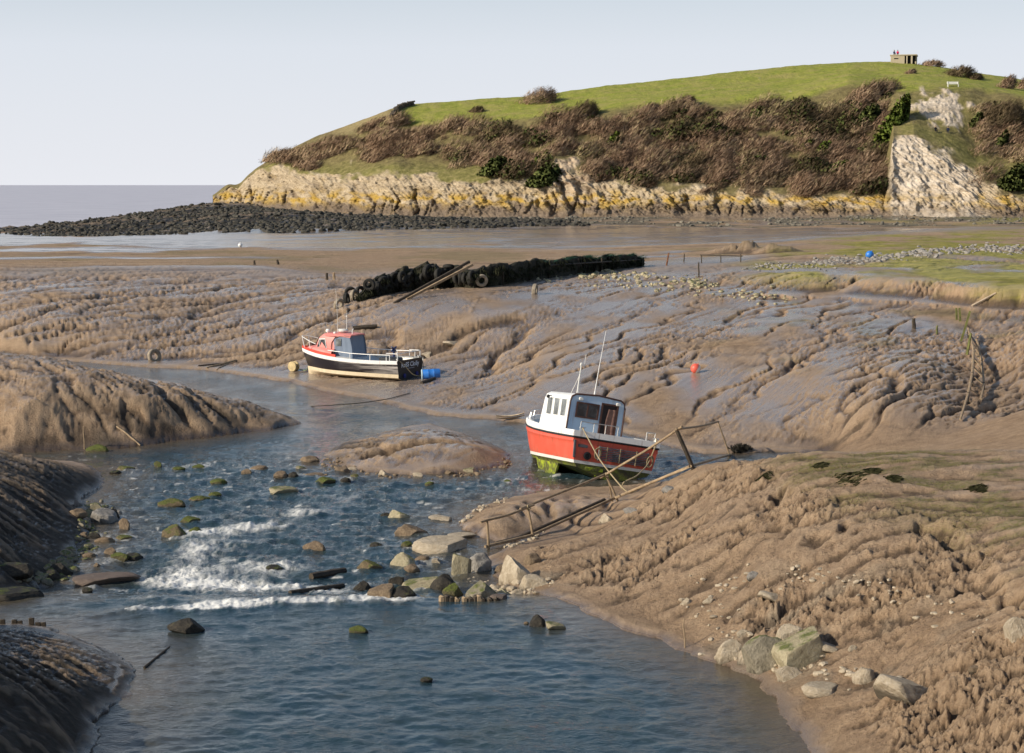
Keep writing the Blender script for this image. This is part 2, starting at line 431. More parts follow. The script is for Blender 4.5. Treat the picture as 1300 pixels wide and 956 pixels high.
LAND = [ # (px, py, z)
 # mound A
 (-250, 440, 2.8), (-120, 442, 2.7), (0, 447, 2.45), (50, 452, 2.25), (100, 462, 2.0), (150, 474, 1.75), (200, 483, 1.5), (250, 494, 1.2), (300, 510, .9), (350, 526, .4),
 (100, 520, 1.15), (50, 510, 1.7), (-100, 510, 2.1), (200, 530, .8), (270, 535, .5), (20, 555, .5),
 # bank B, C
 (0, 583, 1.15), (60, 588, .85), (100, 597, .4), (0, 640, 1.25), (60, 620, .9), (60, 650, .7), (0, 690, 1.0), (50, 690, .55), (0, 730, .75), (-120, 600, 2.3), (-120, 680, 2.2), (-120, 740, 1.5),
 (0, 800, .75), (60, 812, .7), (110, 838, .72), (60, 850, 1.1), (0, 850, 1.45), (0, 950, 1.8), (80, 930, 1.0), (-120, 850, 2.5),
 # isle
 (548, 543, .5), (500, 560, .55), (560, 566, .58), (600, 570, .5), (480, 578, .35), (560, 588, .38), (630, 578, .2),
 # bank E
 (620, 662, .45), (680, 648, .5), (650, 640, .42), (740, 632, .4), (790, 628, .35), (640, 676, .3),
 # far slope
 (0, 345, 2.95), (0, 400, 1.64), (0, 430, 0.902), (200, 345, 2.87), (200, 400, 1.56), (200, 440, 0.574), (100, 420, 1.15), (350, 380, 1.97), (300, 430, 0.82), (350, 345, 2.87), (400, 400, 1.64), (390, 470, 0.205), (450, 480, 0.23), (545, 486, 0.246), (620, 500, .35),
 (600, 500, 0.369), (600, 440, 1.0), (600, 400, 2.21), (600, 368, 2.87), (480, 380, 2.38), (700, 400, 2.13), (700, 450, 1.23), (700, 500, 0.574), (800, 372, 2.79), (800, 440, 1.56), (800, 500, 0.697),
 (900, 400, 2.3), (900, 450, 1.56), (900, 510, 0.615), (900, 550, 0.287), (1000, 400, 2.46), (1000, 450, 1.8), (1000, 520, 0.779), (1000, 550, 0.41), (1100, 400, 2.54), (1100, 450, 2.05), (1100, 520, 1.31), (1120, 555, 0.738),
 (1210, 545, 0.902), (1255, 480, 1.31), (1265, 520, 1.02), (1240, 420, 2.21), (1180, 400, 2.54), (1180, 460, 2.05), (1170, 510, 1.48), (1300, 450, 2.13), (1300, 400, 2.71), (1300, 520, 1.64), (1300, 560, 1.39),
 (1450, 560, 1.89), (1450, 450, 2.46),
 # shelf and saltmarsh
 (900, 382, 2.67), (1000, 385, 2.62), (1100, 392, 2.58), (1200, 395, 2.62), (900, 352, 3.2), (1000, 352, 3.44), (1100, 352, 3.57), (1200, 352, 3.77), (1260, 362, 3.85),
 (1300, 345, 3.98), (1200, 335, 3.94), (1100, 338, 3.77), (1000, 338, 3.53), (1450, 345, 4.1), (1450, 400, 3.77), (1450, 320, 4.02),
 (1100, 320, 3.77), (1300, 320, 3.94), (1300, 300, 3.61), (1100, 300, 3.36), (950, 325, 3.28), (900, 335, 3.2), (860, 330, 3.03),
 # behind the tyre wall, flats
 (600, 340, 2.87), (700, 335, 2.87), (800, 335, 2.95), (450, 345, 2.71), (300, 330, 2.46), (300, 320, 2.21), (300, 300, 1.56), (500, 320, 2.38), (500, 300, 1.89), (700, 318, 2.54), (700, 300, 2.21), (800, 305, 2.21), (800, 292, 2.3), (900, 300, 2.46),
 (0, 330, 2.79), (0, 320, 2.3), (0, 305, 1.15), (0, 297, 0.41), (150, 320, 2.21), (150, 300, 0.984), (-250, 345, 2.95), (-250, 320, 1.97), (-250, 300, 0.246),
 # sea edge and reef
 (-100, 290, -.5), (0, 290, -.2), (60, 288, .7), (130, 283, 1.6), (200, 277, 2.4), (250, 268, 3.5), (285, 257, 5.0), (200, 292, .8), (100, 294, .3), (300, 285, 2.2), (300, 270, 3.8), (400, 286, 2.5), (100, 276, -.7), (200, 262, -.6), (0, 270, -1.5),
 # right bank
 (1100, 650, 2.5), (1300, 690, 2.65), (1000, 577, 2.65), (1100, 573, 2.8), (1200, 571, 2.9), (1300, 576, 3.0), (950, 582, 2.25), (905, 590, 1.75), (850, 610, 1.1), (800, 637, .7), (760, 653, .5),
 (900, 700, 1.45), (800, 720, .9), (720, 720, .55), (700, 690, .6), (1000, 700, 1.9), (1000, 800, 1.05), (1100, 750, 1.75), (1100, 850, 1.05), (1200, 800, 1.8), (1300, 850, 2.05), (1300, 760, 2.4), (1200, 700, 2.35),
 (1200, 956, 1.2), (1300, 956, 1.75), (1100, 950, .85), (1000, 630, 2.4), (1200, 620, 2.75), (1300, 630, 2.85), (1450, 700, 3.0), (1450, 600, 3.1), (1450, 900, 2.6), (850, 660, 1.15), (880, 770, .8),
]
ctrl = [at(*p) for p in LAND]
# cliff foot line (px, py, Y), shared with the headland
FOOT = [(200, 262, 415), (285, 256, 402), (330, 262, 388), (400, 273, 368), (500, 277, 352), (600, 277, 343), (700, 276, 337), (800, 275, 333), (900, 275, 329), (1000, 275, 325), (1130, 274, 319), (1200, 275, 316), (1300, 275, 313), (1420, 276, 308), (1600, 278, 300)]
ctrl += [atY(*p) for p in FOOT[1:]]
ctrl += [Vector((-30, 440, -2)), Vector((60, 420, 3)), Vector((-110, 440, -3)), Vector((150, 400, 4))]
ctrl += [Vector((-4.6, 85.8, .2)), Vector((-2.4, 86.0, .4)), Vector((-4.4, 83.6, .16)), Vector((-9.2, 88.3, .16)), Vector((-6.8, 86.6, .15)), Vector((-6, 89, .5)), Vector((-1.5, 84.0, .35))]
# hidden ground behind the right bank
ctrl += [Vector((6.2, 50, .5)), Vector((10, 52, .9)), Vector((13, 52, 1.3)), Vector((16, 53, 1.7))]
def poly_pts(poly, step):
    out = []
    for i in range(len(poly)):
        a = poly[i]; b = poly[(i + 1) % len(poly)]
        n = max(1, int(np.linalg.norm(b - a) / step))
        for k in range(n): out.append(a + (b - a) * k / n)
    return out
for p in poly_pts(PM, 3.0) + poly_pts(PI_, 2.5):
    ctrl.append(Vector((p[0], p[1], float(wl_Y(np.array(p[1]))))))
C = np.array([tuple(c) for c in ctrl])
def uv(X, Y): return 24.0 * X / Y, 15.0 * np.log(Y)
cu, cv = uv(C[:, 0], C[:, 1])
def tps(r2): return 0.5 * r2 * np.log(r2 + 1e-9)
N = len(C)
A = np.zeros((N + 3, N + 3)); b = np.zeros(N + 3)
A[:N, :N] = tps((cu[:, None] - cu) ** 2 + (cv[:, None] - cv) ** 2) + np.eye(N) * 0.02
A[:N, N] = 1; A[:N, N + 1] = cu; A[:N, N + 2] = cv
A[N:, :N] = A[:N, N:].T
b[:N] = C[:, 2]
WT = np.linalg.solve(A, b)
def rbf(X, Y):
    u, v = uv(X, Y); sh = u.shape
    u = u.ravel(); v = v.ravel(); out = np.zeros(u.size)
    for i in range(0, u.size, 20000):
        a, c = u[i:i + 20000], v[i:i + 20000]
        out[i:i + 20000] = tps((a[:, None] - cu) ** 2 + (c[:, None] - cv) ** 2) @ WT[:N] + WT[N] + WT[N + 1] * a + WT[N + 2] * c
    return out.reshape(sh)

NR, NC = 1130, 1080
S_MAX = 0.37
q = np.linspace(14.0 ** -0.5, 455.0 ** -0.5, NR)
rowsY = q ** -2.0
colsS = np.concatenate([np.linspace(-.95, -.311, 70), np.linspace(-.305, .305, NC - 140), np.linspace(.311, .95, 70)])
GY = np.repeat(rowsY[:, None], NC, 1).astype(np.float32)
GX = (colsS[None, :] * rowsY[:, None]).astype(np.float32)

def upsample(A, ri, ci):
    """bilinear from a coarse index grid to the full grid"""
    r = np.interp(np.arange(NR), ri, np.arange(len(ri))); c = np.interp(np.arange(NC), ci, np.arange(len(ci)))
    r0 = np.minimum(r.astype(int), len(ri) - 2); c0 = np.minimum(c.astype(int), len(ci) - 2)
    fr = (r - r0)[:, None]; fc = (c - c0)[None, :]
    A00 = A[r0][:, c0]; A10 = A[r0 + 1][:, c0]; A01 = A[r0][:, c0 + 1]; A11 = A[r0 + 1][:, c0 + 1]
    return ((A00 * (1 - fr) + A10 * fr) * (1 - fc) + (A01 * (1 - fr) + A11 * fr) * fc).astype(np.float32)
ri = np.unique(np.r_[np.arange(0, NR, 5), NR - 1]); ci = np.unique(np.r_[np.arange(0, NC, 5), NC - 1])
ZB = upsample(rbf(GX[np.ix_(ri, ci)].astype(float), GY[np.ix_(ri, ci)].astype(float)), ri, ci)
cap_ = 2.45 + 1.15 * ss(-.20, .05, GX / GY); kk = 4.0
ZB = np.where(GY < 66, cap_ - np.log1p(np.exp(np.clip((cap_ - ZB) * kk, -40, 40))) / kk, ZB).astype(np.float32)
ri = np.unique(np.r_[np.arange(0, NR, 2), NR - 1]); ci = np.unique(np.r_[np.arange(0, NC, 2), NC - 1])
DC = upsample(creek_d(GX[np.ix_(ri, ci)], GY[np.ix_(ri, ci)]), ri, ci)
DC0 = DC.copy()
WL = wl_Y(GY).astype(np.float32)
near = np.exp(-(GY / 140.0) ** 2)
DC = DC + near * (0.35 * fbm(GX / 1.6, GY / 1.9, 4, 5) + 0.12 * fbm(GX / .35, GY / .4, 3, 6))

# regions (soft masks in world space)
def blob(px, py, z, rx, ry, ang=0.0):
    c = at(px, py, z); dx = GX - c.x; dy = GY - c.y
    ca, sa = math.cos(ang), math.sin(ang)
    a = (dx * ca + dy * sa) / rx; b2 = (-dx * sa + dy * ca) / ry
    return np.exp(-(a * a + b2 * b2))
sx = GX / GY
right_bank = ss(0, 1.2, GX - (-0.4 + (46 - GY) * 0.0)) * (1 - ss(44, 49, GY)) * ss(-.02, .03, sx)
moundA = blob(120, 520, 1.2, 9, 11) + blob(-100, 500, 2, 12, 10); moundA = np.clip(moundA * 1.6, 0, 1) * (1 - ss(82, 88, GY)) * ss(57, 61, GY)
bankBC = (1 - ss(-.16, -.10, sx)) * (1 - ss(55, 60, GY))
far = ss(60, 68, GY) * (1 - moundA) * ss(0, .5, DC)
slopef = far * (1 - ss(118, 150, GY))
flats = ss(112, 150, GY)

def warp(sc, amp, seed):
    return amp * fbm(GX / sc, GY / sc, 3, seed), amp * fbm(GX / sc + 9.1, GY / sc - 4.2, 3, seed + 50)
def gully(dirx, diry, lam, aniso, seed, wamp=0.6, width=.16, sc=None):
    wx, wy = warp((sc or lam * 3), wamp * lam, seed + 7)
    x = GX + wx; y = GY + wy
    l = math.hypot(dirx, diry); dx, dy = dirx / l, diry / l
    u = (x * dy - y * dx) / lam; v = (x * dx + y * dy) / (lam * aniso)
    n = np.abs(pn(u, v, seed))
    return np.exp(-(n / width) ** 2)

lam_mask = ss(-.18, .28, fbm(GX / 9, GY / 14, 3, 71))          # where gullies bite
Z = ZB.copy()
# far slope: smooth wet sheets cut by fine slanting rills, with a few deep combed gullies
fu = (GX * .9 - GY * .42); fv = (GX * .42 + GY * .9)
big_m = ss(.05, .30, fbm(GX / 16, GY / 26, 3, 72))
g1 = gully(.42, .9, 6.0, 7, 101, .5, .055, 9); g2 = gully(.44, .9, 2.2, 9, 102, .8, .07, 5); g3 = gully(.46, .88, .55, 13, 103, .5, .12, 4); g4 = gully(.44, .9, .30, 14, 1031, .8, .25, 2)
g1w = gully(.42, .9, 6.0, 7, 101, .5, .16, 9)
comb = np.abs(fbm(fu / .30 + .5 * fv, fv / .55, 3, 104, .6))
pm = ss(.12, .30, fbm(fu / 2.4 + .6 * fbm(GX / 3, GY / 3, 2, 106), fv / 15, 4, 107))
pit = np.abs(fbm(fu / .5, fv / 1.9, 4, 108, .62)); pit2 = np.abs(fbm(fu / .22, fv / .5, 3, 109, .6))
sheet = ss(-.12, .22, fbm(fu / 5, fv / 16, 3, 1061))
rough_p = np.clip(pm + g1w * .9 + .7 * big_m * g2, 0, 1)
D_far = slopef * (-.22 * g1 * (.30 + big_m) - .13 * g2 * (.25 + lam_mask) - .050 * g3 * (.08 + .92 * lam_mask * sheet) - .030 * g4 * (.2 + .8 * sheet) + .10 * fbm(GX / 5, GY / 9, 3, 105)
                  + rough_p * (.19 * (pit - .22) + .10 * (pit2 - .2)) + g1w * .08 * (comb - .2))
D_far += slopef * (1 - rough_p) * .020 * fbm(fu / .22, fv / 5.0, 3, 110, .6)
# left part: streaks nearly level
lf = ss(-.03, -.12, sx) * slopef
D_far += lf * (-.20 * gully(.75, .55, 3.0, 7, 111, .8, .07) - .07 * gully(.8, .5, .9, 8, 112, .8, .12))
# ladder hollow on the right, steep combed gullies
rt = ss(.16, .2, sx) * far * (1 - ss(80, 92, GY))
D_far += rt * (-.32 * gully(.50, .86, 1.9, 6, 121, .5, .08) * (.25 + .75 * lam_mask) - .10 * gully(.55, .83, .42, 7, 122, .6, .15) + .05 * (pit - .22))
# mound A: rills down to the water
D_A = moundA * (-.15 * gully(.5, -.85, 1.6, 5, 131, .6, .11) * (.4 + lam_mask) - .07 * gully(.6, -.8, .5, 6, 132, .6, .15) * (.3 + lam_mask) + .16 * (pit - .2) + .08 * fbm(GX / 1.5, GY / 1.7, 4, 133) + .05 * fbm(GX / .3, GY / .3, 3, 134))
# dark left banks: shallow parallel flutes
D_B = bankBC * (-.11 * gully(.9, -.45, .9, 6, 141, .4, .14) - .06 * gully(.9, -.35, .32, 7, 142, .5, .2) + .10 * (pit2 - .2) + .05 * fbm(GX / 1.3, GY / 1.2, 4, 143))
# right bank: slumped clods and streaks
face = right_bank * (1 - ss(2.35, 2.75, ZB)) * ss(.25, 1.2, DC)
top = right_bank * ss(2.3, 2.75, ZB)
bil = np.abs(fbm(GX / 1.5, GY / 1.7, 5, 151, .6)); bil2 = np.abs(fbm(GX / .45, GY / .5, 4, 152, .6))
clod = ss(-.25, .25, fbm(GX / 2.6, GY / 3.2, 3, 153))
D_R = face * (.42 * (bil - .2) * (.35 + clod) - 10e-2 * gully(.8, .6, 2.6, 4, 154, 1.0, .08) * (.4 + clod) - .04 * gully(.85, .5, .7, 4, 155, 1.0, .13) * ss(-.1, .3, fbm(GX / 2, GY / 2, 2, 163)) + .15 * (bil2 - .15) * (.2 + clod) + .24 * fbm(GX / 3.2, GY / 3.6, 3, 164) + .16 * (np.abs(fbm(GX / .16, GY / .18, 3, 156, .65)) - .2) * (.25 + clod)) \
    + top * (.10 * fbm(GX / 1.2, GY / 1.4, 4, 157) - .04 * gully(.95, -.3, 1.2, 5, 158, .9, .10) + .03 * fbm(GX / .2, GY / .2, 3, 159))
# slump scars along the top edge
edge = right_bank * np.exp(-((ZB - 2.35) / .28) ** 2)
D_R += edge * (-.30 * ss(.05, .4, fbm(GX / 1.1, GY / 1.2, 4, 161)) + .06 * fbm(GX / .25, GY / .3, 3, 162))
isle = blob(530, 575, .3, 4.2, 4.5) * (DC > 0)
D_I = isle * (.05 * fbm(GX / 1.2, GY / 1.6, 4, 171) - .05 * gully(.3, .95, 1.0, 4, 172, .5, .12) - .30 * gully(.93, .36, 3.4, 3, 174, .3, .13) * ss(.0, 1.2, DC) + .05 * (pit2 - .2))
bE = blob(690, 650, .3, 3.6, 3.5) * (DC > 0) * (1 - face)
D_I += bE * (-.16 * gully(.25, -.95, .75, 3, 173, .4, .25) + .06 * fbm(GX / .4, GY / .5, 4, 174))
# flats and marsh
flat_n = flats * (.22 * fbm(GX / 18, GY / 40, 4, 181) * (1 - ss(200, 330, GY)) + .12 * fbm(GX / 5, GY / 12, 4, 182) - .18 * gully(.97, .2, 9, 5, 183, .8, .12))
fade = ss(0.0, 1.3, DC)
DET = (D_far + D_A + D_B + D_R + D_I) * fade + flat_n
# saltmarsh scarp on the right
marsh = ss(.10, .15, sx + .02 * fbm(GX / 8, GY / 14, 3, 199)) * ss(3.05, 3.45, ZB) * ss(70, 80, GY) * (1 - ss(290, 320, GY))
scarp = ss(.09, .13, sx) * ss(70, 80, GY) * (1 - ss(108, 125, GY))
zz = ZB + DET + .10 * scarp * fbm(GX / 1.8, GY / 2.2, 4, 191)
st = ss(3.05, 3.5, zz) * .65 + 2.9
zz = zz * (1 - scarp) + scarp * np.where(zz > 2.8, np.maximum(np.minimum(st + (zz - 2.9) * .35, zz + .5), 2.8), zz)
zz += marsh * (.05 * fbm(GX / .8, GY / 1.5, 4, 192))
Z = zz
# mud heaps by the marsh
heap = np.zeros_like(GX)
for (mx, my, mz, mr, mh) in [(947, 320, 3.2, 1.1, 1.0), (925, 321, 3.1, .9, .5), (908, 320, 3.1, .7, .3), (975, 321, 3.3, .9, .5), (995, 322, 3.3, 1.2, .5)]:
    hb_ = np.clip(blob(mx, my, mz, mr, mr * 2) * (1 + .9 * fbm(GX / .7, GY / 1.2, 4, 195, .65)), 0, 1); heap = np.maximum(heap, hb_)
    Z += mh * hb_
# reef: black rocks below the headland tip
reef = np.clip(blob(220, 282, 1.5, 34, 42) * 1.3 + blob(100, 287, .6, 26, 22) + blob(340, 275, 3.5, 22, 26) + blob(30, 289, .3, 20, 16) + .9 * blob(430, 280, 3, 14, 20) + .8 * blob(520, 282, 3, 18, 18) + .6 * blob(640, 282, 3, 22, 16), 0, 1) * ss(255, 285, GY)
reef = reef * ss(-.25, .2, fbm(GX / 9, GY / 22, 3, 196) + (reef - .35))
Z += reef * (.9 * np.abs(fbm(GX / 4.5, GY / 7, 4, 197, .6)) + .25 * fbm(GX / 1.2, GY / 3, 3, 198))
# shore clamp and river bed
land = DC > 0
lo = WL + np.minimum(.35 * DC, .10); hi = WL + .02 + .75 * DC
nearcreek = ss(12, 8, DC0) * (GY < 112)
Zl = np.where(nearcreek > 0, np.maximum(np.minimum(Z, hi), lo), Z)
Z = np.where(land, Zl, WL - np.minimum(.3 * (-DC), .45)).astype(np.float32)

# ---- attributes
dZdx = np.gradient(Z, axis=1) / np.maximum(np.gradient(GX, axis=1), 1e-4)
dZdy = np.gradient(Z, axis=0) / np.maximum(np.gradient(GY, axis=0), 1e-4)
steep = np.sqrt(dZdx ** 2 + dZdy ** 2)
wet = (1 - ss(.14, .5, steep)) * ss(-.55, .1, fbm(GX / 4, GY / 9, 4, 201)) 
wet = wet * (slopef * .95 + .8 * moundA + bankBC * .9 + isle * .8 + bE * .6) + .25 * top * ss(0, .3, fbm(GX / 2, GY / 1.2, 3, 202))
pools = flats * (1 - marsh) * ss(.0, .22, fbm(GX / 22 + 4, GY / 26, 3, 203) - .03 + .35 * blob(800, 300, 2.7, 34, 34) + .3 * blob(150, 305, 1.6, 60, 70) + .8 * blob(350, 348, 2.7, 13, 9) + .35 * blob(60, 326, 2.6, 22, 8) + .4 * blob(80, 303, 1.2, 60, 40) + .3 * blob(560, 300, 2.2, 50, 30) - .25 * blob(200, 322, 2.6, 40, 18) - .3 * blob(600, 318, 3.1, 40, 18))
wet = np.clip(np.maximum(wet, pools), 0, 1)
wet = np.maximum(wet, ss(.35, 0, DC) * land * .9 * (GY < 112))
algae = np.clip(top * ss(.02, .3, fbm(GX / 1.4, GY / .9, 4, 211) + .45 * blob(1060, 600, 2.6, 2.2, 2.0) + .45 * blob(1150, 650, 2.6, 2.5, 1.3) + .4 * blob(1270, 660, 2.7, 2.4, 1.3) + .3 * blob(950, 600, 2.2, 1.2, 2) - .02)
        + flats * .55 * (1 - marsh) * (1 - pools) * ss(.12, .4, fbm(GX / 9, GY / 14, 4, 212) + .3 * blob(500, 318, 3, 50, 14)) + .5 * scarp * ss(.1, .35, fbm(GX / 3, GY / 4, 4, 213)), 0, 1)
grass = np.clip(marsh * ss(-.28, .12, fbm(GX / 6, GY / 14, 4, 214) + .25 * (ZB - 3.7)), 0, 1)
dark = np.clip(reef * 1.3 + .55 * ss(.15, .5, heap) + .90 * bankBC * ss(-.7, -.1, fbm(GX / 1.2, GY / 1.6, 3, 217)) + .78 * moundA * ss(-17.5, -13, GX + 2.2 * fbm(GX / 1.4, GY / 3.5, 3, 218)) * ss(-.3, .25, fbm((GX * .5 + GY * .85) / .9, (GX * .85 - GY * .5) / 5, 3, 219)), 0, 1)  # left banks and mound's right side: wet mud plus shade painted into the colour
shingle = ss(235, 275, GY) * ss(.0, .06, sx + .16) * (1 - pools) * ss(-.2, .2, fbm(GX / 10, GY / 6, 4, 215) + .25 * ss(280, 310, GY)) * (1 - reef)
tanb = scarp * ss(.25, .7, steep)
rocky = right_bank * ss(0.02, .3, fbm(GX / .9, GY / .9, 4, 216)) * np.clip(blob(690, 725, .6, 1.1, 1.6) + blob(1000, 800, 1, 2.0, 2.2) + .4 * blob(1150, 840, 1.2, 2, 2), 0, 1)

def blur(A, k):
    for ax in (0, 1):
        c_ = np.cumsum(np.pad(A, [(k + 1, k) if a == ax else (0, 0) for a in (0, 1)], mode='edge'), axis=ax, dtype=np.float64)
        A = ((c_[2 * k + 1:] - c_[:-2 * k - 1]) if ax == 0 else (c_[:, 2 * k + 1:] - c_[:, :-2 * k - 1])) / (2 * k + 1)
    return A
cav = np.clip((blur(Z, 5) - Z) / (.012 + .0006 * GY), -1, 1) * ss(.312, .285, np.abs(GX / GY))  # hollows and crests, mask for shade and highlight painted on the mud
idx = np.arange(NR * NC, dtype=np.int32).reshape(NR, NC)
quads = np.stack([idx[:-1, :-1], idx[:-1, 1:], idx[1:, 1:], idx[1:, :-1]], -1).reshape(-1, 4)
me = np_mesh('mud_flats', np.stack([GX, GY, Z], -1).reshape(-1, 3), quads)
set_attr(me, 'za', np.stack([wet, algae, dark, shingle], -1).reshape(-1, 4))
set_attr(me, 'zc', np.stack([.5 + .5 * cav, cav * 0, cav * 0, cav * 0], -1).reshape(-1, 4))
set_attr(me, 'zb', np.stack([grass, tanb, rocky, ss(0.5, -.02, DC) * (GY < 112)], -1).reshape(-1, 4))

# mud material
n = NT('tidal mud')
P = n.pos()
a_wet, a_alg, a_dark, a_shin = n.attr('za'); a_gr, a_tan, a_rock, a_shore = n.attr('zb')
big = n.noise(P, .35, 5, .6); mid = n.noise(P, 2.2, 6, .62); fine = n.noise(P, 14, 6, .68); vfine = n.noise(P, 55, 4, .7)
base = n.ramp(mid, [(.25, (.22, .142, .080)), (.5, (.41, .282, .170)), (.75, (.58, .415, .262))])
base = n.mix(n.ramp(big, [(.35, 0.0), (.65, .55)]), base, (.40, .29, .195))
base = n.mix(n.ramp(fine, [(.35, .55), (.6, 0.0)]), base, (.19, .12, .068))
wetc = n.mix(a_wet, base, (.245, .192, .152))
c = n.mix(n.math('MULTIPLY', a_tan, .55), wetc, (.46, .30, .18))
algc = n.ramp(fine, [(.3, (.055, .055, .014)), (.55, (.14, .14, .028)), (.8, (.27, .25, .06))])
c = n.mix(n.math('MULTIPLY', a_alg, n.ramp(fine, [(.36, .15), (.55, .85)])), c, algc)
shc = n.ramp(n.noise(P, 1.3, 6, .75), [(.3, (.05, .045, .035)), (.55, (.16, .14, .10)), (.75, (.33, .29, .22))])
c = n.mix(a_shin, c, shc)
grc = n.ramp(n.noise(P, .8, 6, .7), [(.3, (.12, .12, .025)), (.5, (.27, .25, .05)), (.75, (.42, .34, .11))])
c = n.mix(a_gr, c, grc)
rk = n.ramp(fine, [(.3, (.16, .13, .09)), (.7, (.42, .36, .27))])
c = n.mix(n.math('MULTIPLY', a_rock, .7), c, rk)
c = n.mix(a_dark, c, n.ramp(mid, [(.3, (.008, .009, .009)), (.65, (.035, .034, .028)), (.85, (.09, .085, .065))]))
c = n.mix(n.math('MULTIPLY', a_shore, .55), c, (.075, .052, .035))
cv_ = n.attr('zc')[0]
c = n.mix(n.ramp(cv_, [(.56, 0.0), (.98, .70)]), c, (.060, .040, .026))  # crevice shade painted into the colour of the hollows
c = n.mix(n.ramp(cv_, [(.08, .28), (.42, 0.0)]), c, (.60, .44, .29))  # highlight painted into the colour of the crests
dry = n.math('SUBTRACT', 1.0, a_wet, True)
rg = n.math('ADD', n.math('MULTIPLY', dry, .48), .17)
rg = n.math('ADD', rg, n.math('MULTIPLY', n.math('MULTIPLY', n.ramp(fine, [(.4, 0.0), (.7, 1.0)]), dry), .16))
rg = n.math('MAXIMUM', rg, n.math('MULTIPLY', n.math('MAXIMUM', a_gr, a_shin), .85))
rg = n.math('MAXIMUM', rg, n.math('MULTIPLY', n.math('GREATER_THAN', a_dark, .97), .6))
hgt = n.math('ADD', n.math('MULTIPLY', fine, .7), n.math('MULTIPLY', vfine, .3))
bs = n.math('ADD', n.math('MULTIPLY', dry, .85), .06)
nm = n.bump(hgt, .16, bs)
spec = n.math('ADD', n.math('MULTIPLY', a_wet, .35), .22)
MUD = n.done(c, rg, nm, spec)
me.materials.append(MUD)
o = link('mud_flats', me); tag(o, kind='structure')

def gz(x, y):
    """ground height"""
    r = np.interp(-(max(y, 14.01) ** -0.5), -q, np.arange(NR)); cc = np.interp(x / y, colsS, np.arange(NC))
    r0 = min(int(r), NR - 2); c0 = min(int(cc), NC - 2); fr = r - r0; fc = cc - c0
    return float((Z[r0, c0] * (1 - fr) + Z[r0 + 1, c0] * fr) * (1 - fc) + (Z[r0, c0 + 1] * (1 - fr) + Z[r0 + 1, c0 + 1] * fr) * fc)
def gnd(px, py):
    """first ground point along the sight line of a photo pixel"""
    d = ray(px, py); Y = 22.0; prev = None
    while Y < 450:
        p = Vector((0, 0, HC)) + d * (Y / d.y)
        if p.z <= gz(p.x, p.y):
            lo_, hi_ = Y - .01 * Y, Y
            for _ in range(14):
                m = .5 * (lo_ + hi_); p = Vector((0, 0, HC)) + d * (m / d.y)
                if p.z <= gz(p.x, p.y): hi_ = m
                else: lo_ = m
            p = Vector((0, 0, HC)) + d * (hi_ / d.y)
            return p
        Y *= 1.01
    return p

# ================================================================== creek water
sel_r = rowsY < 112
Wn = int(sel_r.sum())
X2, Y2, D2 = GX[:Wn], GY[:Wn], DC[:Wn]
fl = np.zeros_like(X2)
def wb(px, py, rx, ry, ang=0.0):
    c0 = wat(px, py); dx = X2 - c0.x; dy = Y2 - c0.y
    ca, sa = math.cos(ang), math.sin(ang)
    return np.exp(-(((dx * ca + dy * sa) / rx) ** 2 + ((-dx * sa + dy * ca) / ry) ** 2))
# foam: white water behind the weir and the tongue of rapids
def line(px0, py0, px1, py1, w):
    a = wat(px0, py0); b_ = wat(px1, py1)
    e = Vector((b_.x - a.x, b_.y - a.y)); l2 = e.length_squared
    t = np.clip(((X2 - a.x) * e.x + (Y2 - a.y) * e.y) / l2, 0, 1)
    return np.exp(-(((X2 - a.x - t * e.x) ** 2 + (Y2 - a.y - t * e.y) ** 2) / w ** 2))
foam = 1.1 * line(170, 775, 300, 771, .35) + 1.35 * line(280, 768, 500, 760, .60) + .40 * wb(300, 735, 1.5, 2.2) + .95 * line(250, 745, 420, 752, .55) + 1.25 * wb(225, 735, .65, 1.2) + .9 * wb(245, 705, .5, 1.3) \
     + 1.15 * line(265, 678, 350, 668, .55) + .6 * wb(280, 690, 1.6, 1.5) + .8 * wb(390, 652, .6, .6) + .55 * wb(330, 720, 1.6, 1.2) + .7 * wb(300, 750, 1.3, .7) + .45 * wb(180, 760, .8, .5) \
     + .45 * wb(330, 655, 1.6, 2.0) + .55 * wb(430, 632, 1.2, 1.5) + .6 * wb(205, 603, 1.1, .9) + .5 * wb(300, 590, 2.0, 1.2) + .6 * wb(690, 622, 1.1, 1.0) + .5 * wb(560, 630, 1.6, 1.0) + .45 * wb(610, 615, 1.2, 1) + .4 * wb(470, 700, .8, .7) + .35 * wb(150, 780, 1.0, .3)
foam += .5 * wb(565, 530, .7, .5) + .4 * wb(278, 553, .4, .4)
lip = ss(38.2, 39.0, Y2 + .7 * (X2 + 3.5) / 8 * 0)          # pool side of the weir stays clear
for (rpx, rpy, rw_, rh_, _a, _b, _c, _d, wh_) in ROCKS:
    if wh_ != 'w' or rpy > 770 or rpy < 585: continue
    p_ = wat(rpx, rpy); s_ = p_.y / F
    foam += .62 * np.exp(-(((X2 - p_.x - .02) / (rw_ * s_ * .62 + .10)) ** 2 + ((Y2 - p_.y - .35) / .55) ** 2))
fw = .8 * fbm(X2 / .6, Y2 / .9, 3, 301)
fn = fbm(X2 / .34 + fw + .12 * Y2, Y2 / 1.15, 5, 302, .66); lace = 1 - np.abs(fbm(X2 / .26 + fw, Y2 / .55 - fw, 4, 303, .6)) * 3.0
foam_v = np.clip(foam * .85 - .56 + 1.0 * fn + .50 * lace * np.clip(foam, 0, 1), 0, 1)
caps = ss(38.5, 40, Y2) * (1 - ss(58, 66, Y2)) * ss(.30, .55, fbm(X2 / .55 + fw, Y2 / .50, 4, 304, .6) + .25 * fbm(X2 / 3, Y2 / 5, 2, 305)) * ss(-.2, -.9, D2)
foam_v = np.maximum(foam_v, .75 * caps)
pool = 1 - ss(37.6, 38.9, Y2)
